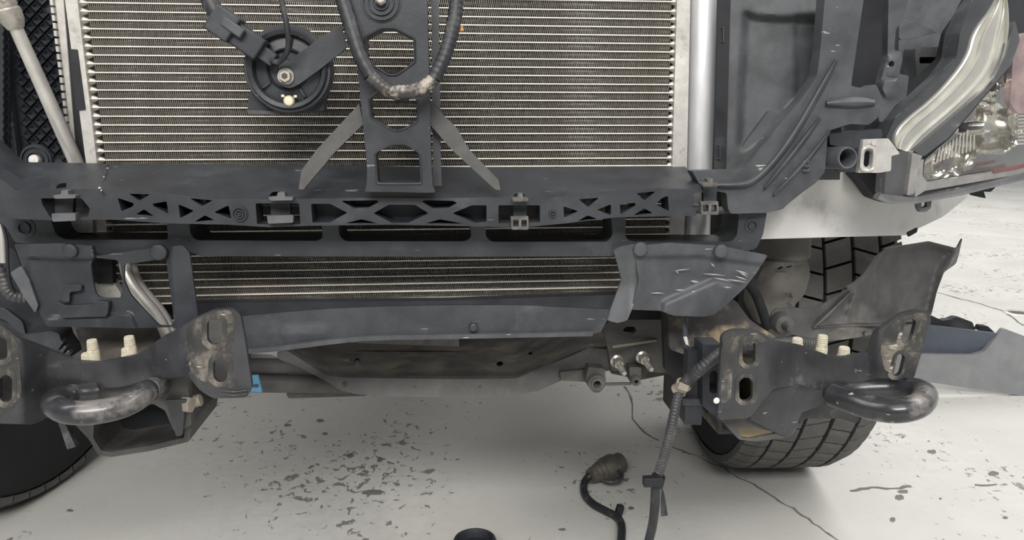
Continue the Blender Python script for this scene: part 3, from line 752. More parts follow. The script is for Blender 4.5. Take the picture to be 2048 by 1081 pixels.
for x0, y0, ln, an in ((1346, 542, 36, -6), (1352, 540, 10, 60), (1404, 547, 50, 6), (1425, 555, 40, 12), (1452, 558, 44, 10), (1470, 540, 30, 18), (1422, 526, 12, 50), (1380, 562, 14, 4), (1446, 574, 18, 8), (1350, 580, 20, 3), (1345, 604, 14, -10), (1470, 552, 26, 20), (1300, 586, 30, 2), (1480, 545, 18, 30)):
    a = math.radians(an); p = P(x0, y0, .8365); q = P(x0+ln*math.cos(a), y0+ln*math.sin(a), .8365); d = (q-p).normalized(); n_ = d.cross(Vector((0, 1, 0)))*.0008
    bm.faces.new([bm.verts.new(v) for v in (p-n_*.3, p.lerp(q, .4)-n_, q, p.lerp(q, .5)+n_)])
bm_link('scratches', bm, mat('scratch_grey', (152, 150, 148), .8), sr, smooth=0)['kind'] = 'stuff'

df = thing('air_deflector', 'long thin black deflector strip under the condenser, sagging at its left end', 'deflector', P(840, 690, .85))
sheet('strip', [(478, 634), (558, 626), (658, 618), (780, 613), (900, 611), (1039, 611), (1219, 619), (1214, 642), (1201, 665), (1185, 669), (900, 678), (800, 679), (720, 682), (650, 690), (550, 703), (490, 708)],
      lambda x, y: .845-.00008*(y-610)+.006*math.sin((x-480)/240), PL, df, thick=.003, step=12, rnd=3, reliefs=[([(560, 660), (640, 655), (660, 662), (655, 676), (560, 690)], .0015, 12)])
sheet('lip', [(490, 700), (550, 695), (650, 682), (720, 674), (800, 671), (900, 670), (1100, 667), (1186, 664), (1186, 673), (900, 679), (800, 680), (720, 683), (650, 691), (550, 704), (490, 709)], lambda x, y: .833+.006*math.sin((x-480)/240), PLG, df, thick=.006, rnd=1, step=14, label='paler rolled lower lip')
bump_circle(947, 655, .8395, 9, df, PL)
tb = thing('lower_tie_bar', 'dark bar directly under the condenser, above the deflector strip', 'bar', P(840, 625, .90))
sheet('bar', [(390, 607), (900, 602), (1240, 590), (1240, 625), (900, 618), (480, 640), (390, 640)], .905, PLD, tb, thick=.018, rnd=1, step=40)

# ------------------------------------------------------------------ frame: rails, crossmember
def rail_obj(label, cx, w_, z0, z1, y0, y1, m):
    t = thing('frame_rail', label, 'frame rail', (cx, y0, z0))
    bm = bmesh.new(); n = 10; prev = None; tk = .006
    for i in range(n+1):
        y = y0+(y1-y0)*i/n; dz = -.05*sm(i/n*2-.6)
        o_ = [(-w_/2, z0), (w_/2, z0), (w_/2, z1), (-w_/2, z1)]; i_ = [(-w_/2+tk, z0+tk), (w_/2-tk, z0+tk), (w_/2-tk, z1-tk), (-w_/2+tk, z1-tk)]
        R1 = [bm.verts.new((cx+a, y, b+dz)) for a, b in o_]; R2 = [bm.verts.new((cx+a, y, b+dz)) for a, b in i_]
        if prev:
            for j in range(4):
                bm.faces.new((prev[0][j], prev[0][(j+1) % 4], R1[(j+1) % 4], R1[j])); bm.faces.new((prev[1][j], R2[j], R2[(j+1) % 4], prev[1][(j+1) % 4]))
        if i in (0, n):
            for j in range(4): bm.faces.new((R1[j], R1[(j+1) % 4], R2[(j+1) % 4], R2[j]))
        prev = (R1, R2)
    bm_link('box_section', bm, m, t, bevel=.003)
    return t
cL, cR = P(262, 800, .82), P(1560, 800, .84)
zl0, zl1 = P(262, 885, .82).z, P(262, 745, .82).z
zr0, zr1 = P(1560, 860, .90).z, P(1560, 740, .90).z
rail_obj('dark frame rail behind the left bumper bracket', cL.x, .085, zl0, zl1, .915, 1.16, UNDER)
rail_obj('mud stained frame rail behind the right bumper bracket', cR.x-.015, .08, zr0, zr1, .89, 1.14, RUST2)

cm = thing('crossmember', 'rusty dished steel crossmember spanning below the deflector strip', 'crossmember', P(900, 795, 1.0))
lowc = [(555, 705), (575, 703), (650, 750), (690, 756), (760, 759), (912, 760), (1033, 759), (1094, 731), (1150, 704), (1178, 694), (1219, 692)]
def cm_top_Y(x, y): return 1.0+(max(0, lerp(x, [(555, 703), (650, 752), (690, 758), (1033, 760), (1094, 731), (1150, 704), (1219, 692)])-y))*.0028
sheet('dished_top', [(575, 703), (600, 660), (760, 655), (1240, 640), (1216, 694), (1178, 695), (1150, 705), (1094, 732), (1033, 760), (912, 761), (760, 760), (690, 757), (650, 751)], cm_top_Y, RUST, cm, thick=.006, rnd=3, step=14,
      holes=[[(706, 723), (714, 716), (722, 722), (716, 738), (707, 736)], [(993, 726), (1002, 723), (1008, 730), (1002, 737), (994, 735)], [(1055, 708), (1062, 704), (1067, 709), (1061, 714)]], bevel=0, label='rust-brown dished upper face')
sheet('front_flange', [(553, 704), (575, 702), (650, 750), (690, 756), (912, 759), (1033, 758), (1094, 730), (1150, 703), (1178, 693), (1222, 693), (1222, 742), (1166, 745), (1122, 762), (1080, 781), (1025, 794), (912, 796), (760, 793), (705, 788), (680, 781), (650, 762), (600, 736), (555, 718)],
      lambda x, y: .998-.0003*(y-740), UNDER, cm, thick=.012, rnd=6, step=16, bevel=.003)
for x, y in ((690, 770), (830, 775), (960, 775)): boss(x, y, .99, 6, cm, 1, UNDER, 'dimple')
sheet('hole_backing', [(600, 690), (1160, 690), (1080, 765), (1030, 780), (760, 780), (690, 770)], lambda x, y: cm_top_Y(x, min(y, 750))+.03, RUST, cm, thick=.004, rnd=3, step=30)  # added behind the holes so they look dark, hiding the floor
mb = thing('mount_bracket', 'black steel bracket with an oval hole and two studs, right end of the crossmember', 'bracket', P(1290, 745, .97))
sheet('plate', [(1205, 655), (1240, 625), (1335, 620), (1345, 748), (1300, 745), (1222, 742), (1216, 700)], lambda x, y: 1.0-.0003*(x-1205), UNDER, mb, holes=[[(1245, 661), (1252, 654), (1268, 654), (1274, 661), (1268, 668), (1252, 668)]], thick=.008, rnd=4, step=20)
sheet('dark_backing', [(1235, 640), (1290, 640), (1290, 690), (1235, 690)], 1.02, BLK, mb, thick=.004, rnd=1)  # black sheet added behind the oval hole to darken it
sheet('weld_seam', [(1225, 692), (1312, 680), (1315, 684), (1225, 697)], .965, TAN, mb, thick=.004, rnd=2)
def stud(x0, y0, x1, y1, parent):
    a, b = P(x0, y0, .955), P(x1, y1, .915); ax = b-a; L = ax.length
    bm = bmesh.new(); lathe_bm(bm, [(0, 0), (.0085, 0), (.0088, .002), (.006, .004), (0, .004)], a, ax, 22); hexnut_bm(bm, a+ax.normalized()*.003, ax, .0068, .011, False)
    o = bm_link('flange_nut', bm, STEEL, parent, label='dull zinc flanged nut')
    bm = bmesh.new(); pr = [(0, .008)]
    for i in range(12): pr += [(.0040, .008+(L-.010)*i/12), (.0034, .008+(L-.010)*(i+.5)/12)]
    pr += [(.003, L), (0, L)]; lathe_bm(bm, pr, a, ax, 12); bm_link('threaded_stud', bm, STEEL, o)
stud(1233, 722, 1249, 748, mb); stud(1284, 714, 1303, 740, mb)
sheet('lower_web', [(1222, 730), (1345, 736), (1345, 748), (1285, 760), (1262, 756), (1222, 748)], 1.0, RUST, mb, thick=.02, rnd=2)
bk = thing('link_bushings', 'pair of dull metal bushings joined by a thin rod, below the bracket studs', 'bushing', P(1230, 780, .95))
for x, y, r in ((1193, 767, 18), (1271, 762, 10)):
    k = px_m(x, y, .95)*r
    lathe('bushing', [(k*.35, .002), (k*.45, .006), (k*.7, .006), (k*.75, .003), (k*.95, .003), (k, 0), (k, -.04), (0, -.04), (0, -.01), (k*.35, -.008)], P(x, y, .95), (0, -1, 0), UNDER, bk, seg=24)
sheet('ear', [(1176, 735), (1210, 738), (1212, 770), (1200, 786), (1186, 786), (1172, 760)], .957, UNDER, bk, thick=.02, rnd=5)
sheet('ear', [(1258, 735), (1284, 735), (1281, 768), (1272, 772), (1262, 768)], .957, UNDER, bk, thick=.02, rnd=5)
tube('rod', [P(1208, 769, .955), P(1262, 768, .955)], .0022, UNDER, bk, seg=8)
sheet('web', [(1120, 745), (1178, 740), (1178, 765), (1122, 762)], .985, UNDER, bk, thick=.01, rnd=2)

rk = thing('steering_rack', 'dark horizontal steering rack bars, left behind the crossmember', 'steering rack', P(600, 785, 1.1))
tube('upper_tube', [P(430, 733, 1.10), P(700, 735, 1.10)], .0125, UNDER, rk, seg=20)
tube('lower_tube', [P(460, 766, 1.09), P(700, 770, 1.09)], .0135, UNDER, rk, seg=20)
bm = bmesh.new(); box_bm(bm, P(660, 752, 1.12), (.12, .06, .05)); bm_link('housing', bm, UNDER, rk, bevel=.006)
pt = thing('pale_slivers', 'pale grey slivers visible just under the deflector strip', 'plate', P(800, 692, 1.2))  # pale sheets put in for the slivers under the strip
sheet('plate', [(690, 672), (918, 670), (918, 694), (800, 690), (700, 686)], 1.15, ALU, pt, thick=.004, rnd=1)
sheet('plate', [(498, 709), (540, 710), (560, 718), (498, 718)], 1.15, WHITE, pt, thick=.004, rnd=1)
bl = thing('blue_marker', 'small light blue plastic marker beside the left bumper bracket', 'marker', PF(512, 786))
sheet('strip', [(498, 752), (516, 751), (524, 785), (498, 784)], .93, BLUE, bl, thick=.004, rnd=1)
sheet('mark', [(505, 771), (516, 770), (517, 775), (507, 776)], .9285, SLATE, bl, thick=.001, rnd=1)

# ------------------------------------------------------------------ bumper brackets
def slot(cx, cy, w_, h_, sk=0):
    r = w_/2; return [(cx-r+sk, cy-h_/2+r*.6), (cx+sk-r*.4, cy-h_/2), (cx+sk+r*.4, cy-h_/2), (cx+r+sk, cy-h_/2+r*.6), (cx+r-sk, cy+h_/2-r*.6), (cx+r*.4-sk, cy+h_/2), (cx-r*.4-sk, cy+h_/2), (cx-r-sk, cy+h_/2-r*.6)]
def ring_of(s, f=1.35):
    c = np.mean(s, 0); return [(c[0]+(x-c[0])*f, c[1]+(y-c[1])*(1+(f-1)*.6)) for x, y in s]
def stud_bolts(lst, parent):
    for x, y, r, h_ in lst:
        b = P(x, y, .815); k = px_m(x, y, .815); r_ = r*k; h2 = h_*k
        pr = [(0, h2), (r_*.8, h2), (r_*.86, h2*.92)]
        for i in range(6): pr += [(r_*(.84+.015*i), h2*(.9-.13*i)), (r_*(.92+.015*i), h2*(.84-.13*i))]
        pr += [(r_*1.05, h2*.1), (r_*1.05, -.012), (0, -.012)]
        lathe('bolt', pr, b, (0, -.05, 1), CREAM, parent, seg=18, label='cream coated threaded bolt end')

lb = thing('bumper_bracket', 'black bent steel bumper bracket with slotted plates, left side', 'bracket', P(250, 800, .77))
def lb_Y(x, y): return lerp(x, [(0, .730), (42, .733), (95, .765), (160, .785), (240, .785), (300, .775), (362, .742), (390, .735), (500, .737)])
lsl = [slot(429, 664, 30, 52), slot(441, 741, 29, 48), slot(2, 696, 24, 50, -1), slot(11, 778, 26, 54, 0)]
sheet('plate', [(-60, 640), (-30, 640), (0, 649), (40, 680), (89, 698), (156, 724), (200, 726), (267, 712), (294, 698), (329, 671), (362, 657), (387, 638), (427, 620), (463, 617), (480, 627), (490, 680), (504, 776), (494, 796), (427, 798), (400, 782), (376, 752), (307, 758), (240, 775), (130, 780), (108, 800), (96, 836), (67, 850), (0, 848), (-60, 845)],
      lb_Y, BRKT, lb, holes=lsl, thick=.006, rnd=8, hrnd=4, step=9, bevel=.0015)
for s in lsl:
    sheet('rubbed_ring', ring_of(s, 1.7), lambda x, y: lb_Y(x, y)-.0006, WORN, lb, holes=[s], thick=.0004, rnd=8, hrnd=4, step=9, bevel=0, label='paint rubbed pale round a slot')
sheet('rubbed_face', [(372, 655), (400, 634), (430, 622), (462, 620), (470, 640), (466, 720), (470, 780), (440, 770), (405, 765), (380, 745), (375, 700)], lambda x, y: lb_Y(x, y)-.0003, WORN, lb, holes=[s for s in lsl[:2]], thick=.0003, rnd=14, hrnd=4, step=9, bevel=0)
sheet('rubbed_face', [(-50, 652), (2, 656), (36, 684), (44, 790), (24, 824), (-50, 834)], lambda x, y: lb_Y(x, y)-.0003, WORN, lb, holes=[lsl[2], lsl[3]], thick=.0003, rnd=14, hrnd=4, step=9, bevel=0)
for y in (782, 789): tube('stamped_line', [P(440, y, .7355), P(470, y+2, .7355), P(494, y-1, .7355)], .0008, WORN, lb, seg=6)
stud_bolts([(187, 705, 11, 26), (176, 722, 12, 16), (261, 698, 11, 26), (255, 712, 11, 16)], lb)
fb = thing('rail_end_bracket', 'folded dark steel bracket closing the left rail, under the left hook', 'bracket', P(270, 910, .80))
sheet('gusset', [(300, 765), (374, 752), (383, 850), (352, 868), (345, 858), (330, 822), (305, 808), (290, 815)], .79, UNDER, fb, thick=.012, rnd=4, bevel=.002)
sheet('second_gusset', [(330, 800), (372, 800), (364, 872), (352, 874), (340, 830)], .782, BRKT, fb, thick=.003, rnd=3)
sheet('rail_mouth', [(140, 780), (310, 775), (383, 849), (379, 884), (300, 903), (222, 915), (196, 911), (178, 880), (150, 850)], .80, UNDER, fb, thick=.1, rnd=5, bevel=.002, holes=[[(190, 800), (320, 800), (370, 852), (368, 876), (300, 892), (222, 905), (202, 902), (186, 876)]])
sheet('slot_backing', [(385, 640), (470, 640), (474, 770), (400, 770), (385, 740)], .83, UNDER, fb, thick=.006, rnd=4)  # steel backing added behind the slots so they look dark
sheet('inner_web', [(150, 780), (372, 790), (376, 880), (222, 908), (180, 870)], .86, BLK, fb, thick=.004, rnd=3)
bm = bmesh.new(); hexnut_bm(bm, P(366, 810, .79), (1, -.25, 0), .0085, .010, False); bm_link('bolt_head', bm, TAN, fb, label='pale hex bolt head')
tube('bolt_shank', [P(380, 806, .80), P(402, 800, .80)], .006, TAN, fb, seg=12, corr=(.003, .0006))
sheet('prong', [(112, 838), (126, 838), (151, 895), (134, 900), (122, 862)], .765, HOOK, fb, thick=.008, rnd=2)

def hook(name_label, pts, loc, r):
    t = thing('tow_hook', name_label, 'tow hook', loc)
    bm = bmesh.new(); tube_bm(bm, pts, r, 20, 10)
    o = bm_link('hook', bm, HOOK, t)
    return t
h1 = hook('curved gloss black tow hook under the left bumper bracket, open to the right', [P(292, 783, .728), P(272, 800, .712), (P(235, 816, .698)), P(180, 826, .69), P(135, 824, .693), P(110, 812, .712), P(112, 800, .738), P(140, 792, .768), P(190, 786, .785)], P(190, 860, .72), .0112)
lathe('hook_end', [(0, .011), (.006, .0095), (.0095, .006), (.0112, 0), (.0112, -.004)], P(292, 783, .728), P(292, 783, .728)-P(272, 800, .712), HOOK, h1, seg=20)
tube('shank', [P(296, 782, .732), P(312, 774, .76), P(318, 772, .80)], .0112, HOOK, h1, seg=18)

rb = thing('bumper_bracket', 'black bent steel bumper bracket with slotted plates, right side, in front of the tyre', 'bracket', P(1650, 840, .78))
def rb_Y(x, y): return lerp(x, [(1435, .735), (1535, .738), (1555, .746), (1600, .775), (1650, .79), (1700, .79), (1735, .78), (1760, .765), (1865, .755)])
rsl = [slot(1498, 705, 26, 50, 0), slot(1492, 780, 27, 48, 0), slot(1817, 663, 22, 50, 5), slot(1797, 731, 20, 44, 4)]
sheet('plate', [(1436, 826), (1444, 675), (1451, 666), (1469, 660), (1511, 661), (1528, 668), (1552, 684), (1602, 692), (1634, 703), (1662, 714), (1690, 715), (1739, 706), (1752, 664), (1767, 654), (1806, 627), (1834, 621), (1855, 622), (1863, 640), (1828, 757), (1757, 757), (1687, 772), (1634, 784), (1592, 771), (1567, 775), (1546, 778), (1499, 837), (1438, 841)],
      rb_Y, BRKT, rb, holes=rsl, thick=.006, rnd=6, hrnd=4, step=9, bevel=.0015)
for s in rsl:
    sheet('rubbed_ring', ring_of(s, 1.6), lambda x, y: rb_Y(x, y)-.0006, WORN, rb, holes=[s], thick=.0004, rnd=6, hrnd=4, step=9, bevel=0, label='paint rubbed pale round a slot')
sheet('rubbed_face', [(1447, 674), (1470, 663), (1510, 664), (1540, 684), (1480, 690), (1465, 740), (1462, 800), (1441, 810)], lambda x, y: rb_Y(x, y)-.0003, WORN, rb, thick=.0003, rnd=10, step=9, bevel=0)
sheet('rubbed_face', [(1770, 660), (1808, 632), (1836, 625), (1854, 628), (1856, 642), (1828, 740), (1770, 745), (1760, 700)], lambda x, y: rb_Y(x, y)-.0003, WORN, rb, holes=[rsl[2], rsl[3]], thick=.0003, rnd=10, step=9, bevel=0)
stud_bolts([(1594, 690, 11, 14), (1643, 700, 11, 30), (1640, 708, 10, 6), (1687, 712, 12, 18)], rb)
rg = thing('rail_end_bracket', 'folded dark steel bracket with an open bottom, under the right hook', 'bracket', P(1520, 883, .79))
sheet('front_gusset', [(1545, 777), (1567, 774), (1592, 769), (1634, 782), (1700, 770), (1710, 785), (1650, 800), (1642, 812), (1603, 826), (1592, 862), (1577, 878), (1500, 840), (1500, 836)], lambda x, y: .76+.0003*(x-1545)*.5, BRKT, rg, thick=.006, rnd=5, step=14)
sheet('skirt', [(1438, 838), (1500, 838), (1578, 876), (1512, 884), (1478, 880)], .765, UNDER, rg, thick=.004, rnd=3, holes=[[(1478, 856), (1540, 862), (1552, 868), (1500, 878), (1482, 876)]])
sheet('floor_plate', [(1478, 854), (1550, 862), (1560, 870), (1500, 880), (1480, 878)], .80, MUD, rg, thick=.004, rnd=2, label='tan muddy inner face')
sheet('side_wall', [(1405, 690), (1445, 690), (1440, 845), (1476, 880), (1405, 812)], .812, PLD, rg, thick=.03, rnd=3, holes=[slot(1428, 765, 18, 46)])
sheet('under_web', [(1600, 815), (1650, 808), (1720, 838), (1712, 848), (1680, 838), (1612, 838), (1600, 850)], .80, BRKT, rg, thick=.03, rnd=3)
lathe('paint_dot', [(0, .001), (.003, .0008), (.0034, 0)], P(1433, 802, .735), (0, -1, 0), WHITE, rg, seg=14, label='white paint dot')
h2 = hook('curved gloss black tow hook under the right bumper bracket, closed loop', [P(1666, 790, .755), P(1700, 802, .735), P(1745, 817, .715), P(1795, 822, .70), P(1836, 812, .703), P(1850, 793, .725), P(1835, 781, .75), P(1790, 776, .775), P(1720, 778, .79), P(1680, 785, .80)], P(1770, 850, .73), .0128)
lathe('hook_end', [(0, .010), (.007, .0085), (.0105, .004), (.0112, 0), (.0112, -.004)], P(1666, 790, .755), P(1666, 790, .755)-P(1700, 802, .735), HOOK, h2, seg=20)

# ------------------------------------------------------------------ wheels
def wheel(label, cx, cy, steer, full=True, z=.385):
    R0, W = .385, .238
    t = thing('wheel', label, 'wheel', (0, 0, 0), 'front wheels')
    prof = [(-W/2+.02, .205), (-W/2+.004, .23), (-W/2-.004, .275), (-W/2-.002, .32), (-W/2+.008, .350), (-W/2+.022, .366), (-W/2+.05, .372), (0, .374), (W/2-.05, .372), (W/2-.022, .366), (W/2-.008, .350), (W/2+.002, .32), (W/2+.004, .275), (W/2-.004, .23), (W/2-.02, .205)]
    lathe('tyre', [(r, x) for x, r in prof], (0, 0, 0), (1, 0, 0), RUBD, t, seg=96, closed_prof=True)
    lathe('rim', [(.206, -W/2+.02), (.195, -W/2+.03), (.19, 0), (.195, W/2-.03), (.206, W/2-.02), (.19, W/2-.02), (.15, W/2-.07), (.05, W/2-.06), (0, W/2-.06)], (0, 0, 0), (1, 0, 0), UNDER, t, seg=48)
    ribs = [(-.090, .037), (-.047, .038), (-.002, .040), (.044, .038), (.088, .037)]
    n = 58
    for ri, (x, wd) in enumerate(ribs):
        bm = bmesh.new(); rows = []
        a0, a1 = -PI/n*.90, PI/n*.90
        sl = (.55, -.4, .45, -.45, .5)[ri]*2*PI/n*.6
        edge = ri in (0, 4)
        for j in range(4):
            f = j/3; row = []
            for m_ in range(4):
                g = m_/3; X = x+(g-.5)*wd
                ang = a0+(a1-a0)*f+sl*(g-.5)+(.0045 if (m_ in (1, 2)) else 0)*(1 if j else -1)*0
                rr_ = R0-.0005-.012*max(0, abs(X)-.082)/.03-.0015*(abs(X)/.1)**2
                if j in (0, 3): rr_ -= .0006
                row.append((X, ang, rr_))
            rows.append(row)
        top_ = [[bm.verts.new((X, -math.cos(a)*r, math.sin(a)*r)) for X, a, r in row] for row in rows]
        low = [[bm.verts.new((X, -math.cos(a)*(r-.013), math.sin(a)*(r-.013))) for X, a, r in row] for row in rows]
        for j in range(3):
            for m_ in range(3): bm.faces.new((top_[j][m_], top_[j][m_+1], top_[j+1][m_+1], top_[j+1][m_]))
        brd = [(0, m_) for m_ in range(3)]+[(j, 3) for j in range(3)]+[(3, m_) for m_ in range(3, 0, -1)]+[(j, 0) for j in range(3, 0, -1)]
        for (a, b), (c, d) in zip(brd, brd[1:]+brd[:1]): bm.faces.new((top_[a][b], top_[c][d], low[c][d], low[a][b]))
        bmesh.ops.recalc_face_normals(bm, faces=bm.faces[:])
        me = bpy.data.meshes.new('tread_block'); bm.to_mesh(me); bm.free(); me.materials.append(RUB)
        ph = (0, .35, .1, .6, .25)[ri]*2*PI/n
        for i in range(n):
            o = bpy.data.objects.new('tread_block', me); COL.objects.link(o); o.parent = t
            o.rotation_euler = (2*PI*i/n+ph, 0, 0)
    t.location = (cx, cy, z); t.rotation_euler = (0, 0, steer)
    return t
WX, WY = .645, 1.52
w1 = wheel('blocky tread tyre behind the right bumper bracket, turned towards the left', WX, WY, math.radians(-4))
w2 = wheel('dark tyre mostly in shade under the left bumper bracket', -.88, WY-.02, math.radians(-12))

# ------------------------------------------------------------------ right: fender, spring seat, liner
fd = thing('fender', 'pale silver front fender edge, below the headlight', 'fender', P(1750, 470, 1.0))
sheet('panel', [(1480, 300), (1900, 300), (1992, 345), (1985, 362), (1941, 390), (1886, 434), (1823, 464), (1814, 471), (1700, 474), (1518, 479), (1510, 430)], lambda x, y: .93+.00035*max(0, x-1560)+.0000018*max(0, x-1700)**2, WHITE, fd, thick=.004, step=18, rnd=4)
sheet('edge_clip', [(1816, 466), (1836, 456), (1834, 465), (1818, 474)], 1.02, BLK, fd, thick=.004, rnd=1)
ap = thing('inner_apron', 'dark inner body panel with a slotted box, behind the headlight', 'panel', P(1860, 250, 1.02))
sheet('panel', [(1690, -40), (2070, -40), (2070, 300), (1690, 300)], 1.16, PLP, ap, thick=.004, rnd=0, step=40)
sheet('slotted_box', [(1832, 95), (1915, 93), (1915, 190), (1838, 195), (1830, 110)], 1.09, PLP, ap, thick=.03, rnd=5, holes=[[(1839, 114), (1874, 114), (1873, 127), (1839, 127)]], bevel=.003)
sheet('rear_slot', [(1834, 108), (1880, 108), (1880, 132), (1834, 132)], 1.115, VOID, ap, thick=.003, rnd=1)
sheet('stay', [(1792, 60), (1830, 40), (1875, 65), (1838, 75), (1800, 80)], 1.09, PLP, ap, thick=.008, rnd=4)
sheet('slot_back', [(1695, -40), (1800, -40), (1795, 200), (1700, 200)], 1.05, BLK, ap, thick=.004, rnd=1, step=40)
ss = thing('body_mount', 'dusty grey steel mount and curved arm, left of the right tyre', 'mount', P(1560, 620, 1.05))
bk_ = px_m(1562, 500, 1.04)
lathe('cup', [(0, .09), (54*bk_, .09), (56*bk_, .03), (57*bk_, .0), (50*bk_, -.004), (46*bk_, -.010), (0, -.010)], P(1562, 511, 1.06), (0, 0, 1), DSTEEL, ss, seg=36)
sheet('curved_arm', [(1512, 520), (1560, 518), (1602, 509), (1618, 525), (1621, 550), (1610, 590), (1588, 612), (1584, 640), (1515, 650), (1490, 600), (1500, 560)], lambda x, y: 1.03+.00001*(x-1565)**2, DSTEEL, ss, thick=.01, step=10, rnd=10, reliefs=[([(1516, 525), (1600, 515), (1612, 530), (1530, 545), (1516, 560)], .012, 10), ([(1530, 600), (1580, 590), (1580, 640), (1530, 640)], -.012, 12)], holes=[[(1555, 537), (1564, 532), (1566, 536), (1557, 541)], [(1573, 534), (1584, 531), (1584, 534), (1574, 537)]])
tube('hose', [P(1495, 565, .96), P(1512, 590, .97), P(1524, 620, .97), P(1535, 655, .98)], .0065, BLK, ss, seg=14)
rh = thing('rail_horn', 'mud caked end of the frame rail, behind the right bumper bracket', 'frame horn', P(1450, 700, .90))
sheet('mud_top', [(1335, 632), (1420, 618), (1470, 600), (1500, 640), (1560, 680), (1560, 700), (1440, 710), (1400, 720), (1340, 700)], lambda x, y: .88+.0007*(690-y), RUST2, rh, thick=.01, step=10, rnd=6, reliefs=[([(1420, 650), (1500, 640), (1540, 670), (1450, 690)], .008, 20)])
sheet('dark_web', [(1325, 610), (1420, 600), (1425, 840), (1390, 800), (1345, 755), (1330, 740)], .93, BLK, rh, thick=.01, rnd=3)
tube('strap', [P(1366, 630, .87), P(1370, 660, .868), P(1372, 690, .868), P(1382, 720, .87)], .003, PLG, rh, seg=8)
sheet('white_tag', [(1367, 675), (1374, 674), (1378, 692), (1372, 690)], .862, WHITE, rh, thick=.002, rnd=1)
cs = P(1563, 645, .94)
lathe('link_end', [(0, -.01), (.012, -.01), (.015, 0), (.015, .010), (.012, .016), (.006, .018), (.0045, .028), (.0035, .034), (0, .034)], cs, P(1583, 660, .90)-cs, UNDER, rh, seg=22, label='grey link end with a stud')
ln = thing('fender_liner', 'loose dusty black fender liner hanging in front of the right tyre', 'fender liner', P(1740, 690, 1.0))
sheet('liner', [(1540, 640), (1544, 625), (1554, 617), (1600, 617), (1638, 614), (1683, 587), (1690, 575), (1706, 567), (1723, 553), (1748, 518), (1771, 497), (1859, 483), (1914, 497), (1925, 476), (1918, 509), (1912, 528), (1888, 545), (1874, 583), (1864, 625), (1840, 700), (1757, 666), (1732, 673), (1687, 680), (1640, 684), (1555, 662)],
      lambda x, y: lerp(x, [(1540, .97), (1640, .985), (1700, 1.0), (1760, 1.03), (1860, 1.06), (1925, 1.075)]), DIRTY, ln, thick=.003, step=5, rnd=4, bevel=.0005, holes=[[(1686, 576), (1692, 573), (1696, 578), (1690, 582)]],
      reliefs=[([(1762, 505), (1860, 492), (1905, 503), (1880, 545), (1860, 625), (1760, 665), (1700, 640), (1730, 570)], -.02, 26), ([(1632, 648), (1690, 595), (1706, 585), (1690, 640)], -.008, 10), ([(1640, 655), (1760, 650), (1780, 662), (1700, 668)], .006, 12)])

def ln_Y(x, y): return lerp(x, [(1540, .97), (1640, .985), (1700, 1.0), (1760, 1.03), (1860, 1.06), (1925, 1.075)])-.002
for line in ([(1628, 656), (1665, 622), (1702, 584)], [(1626, 656), (1690, 652), (1764, 650)], [(1764, 650), (1800, 640), (1850, 645)]): rib(line, 9, .005, ln_Y, DIRTY, ln)
bump_circle(1732, 668, 1.005, 5, ln, DIRTY)

# ------------------------------------------------------------------ headlight
def hy(x, y): return .865+.00022*max(0, x-1720)
hd = thing('headlight', 'large clear headlight with chrome reflectors, upper right of the front', 'headlight', P(1880, 410, .95))
sheet('housing', [(1732, 290), (1770, 232), (1800, 205), (1900, 115), (1912, 60), (1935, 28), (1970, -40), (2080, -40), (2080, 345), (1920, 392), (1820, 408), (1783, 409), (1752, 398), (1732, 370), (1712, 348)], lambda x, y: hy(x, y)+.075, BLK, hd, thick=.03, rnd=6, step=22, label='black back housing')
barA = [(1999, -20), (1990, 10), (1946, 64), (1936, 115), (1875, 191), (1799, 250), (1787, 280), (1790, 296)]
barB = [(2012, -20), (2020, 40), (2012, 112), (1984, 165), (1905, 238), (1850, 284), (1832, 300), (1822, 306)]
ribbon('light_bar', barA, barB, lambda x, y: hy(x, y)+.030, [(0, .016), (.06, .018), (.10, .002), (.22, .004), (.26, .014), (.33, .015), (.37, .004), (.5, .0), (.62, .002), (.68, .010), (.74, .011), (.78, .003), (.92, .004), (.95, .014), (1, .014)], LEDBAR, hd, label='long bright fluted reflector bar')
sheet('outer_bezel', [(1975, -30), (1940, 20), (1920, 65), (1913, 115), (1888, 150), (1828, 205), (1790, 238), (1772, 275), (1778, 306), (1795, 300), (1788, 278), (1799, 250), (1875, 191), (1936, 115), (1946, 64), (1999, -10), (2000, -30)], lambda x, y: hy(x, y)+.02, PLG, hd, thick=.03, rnd=5, step=12, label='dark outer bezel')
sheet('inner_bezel', [(2030, 40), (2012, 110), (1984, 168), (1878, 258), (1828, 302), (1847, 314), (1898, 275), (2022, 130), (2040, 80)], lambda x, y: hy(x, y)+.012, SMOKE, hd, thick=.03, rnd=5, step=12, label='dark inner bezel strip')
sheet('reflector', [(2040, 90), (2022, 132), (1900, 276), (1850, 320), (1846, 352), (1850, 362), (2080, 325), (2080, 80)], lambda x, y: hy(x, y)+.045, CHROME, hd, thick=.004, rnd=3, step=7, label='chrome main reflector',
      reliefs=[([(1960, 215), (2020, 230), (2035, 270), (2010, 295), (1958, 298), (1955, 250)], -.028, 22), ([(1855, 330), (1900, 295), (1950, 300), (1930, 335), (1860, 355)], -.02, 14), ([(1930, 250), (1955, 240), (1957, 272), (1935, 270)], .016, 6), ([(1985, 180), (2010, 165), (2016, 220), (1990, 225)], .012, 6)])
fl_ = bmesh.new()
for i in range(11):
    a = P(1878+i*7, 300-i*5, hy(1878, 300)+.028); b = P(1872+i*7.5, 325-i*2.5, hy(1878, 325)+.03)
    tube_bm(fl_, [a, b], .0016, 6)
bm_link('reflector_flutes', fl_, CHROME, hd)
k = px_m(1940, 250, .95)
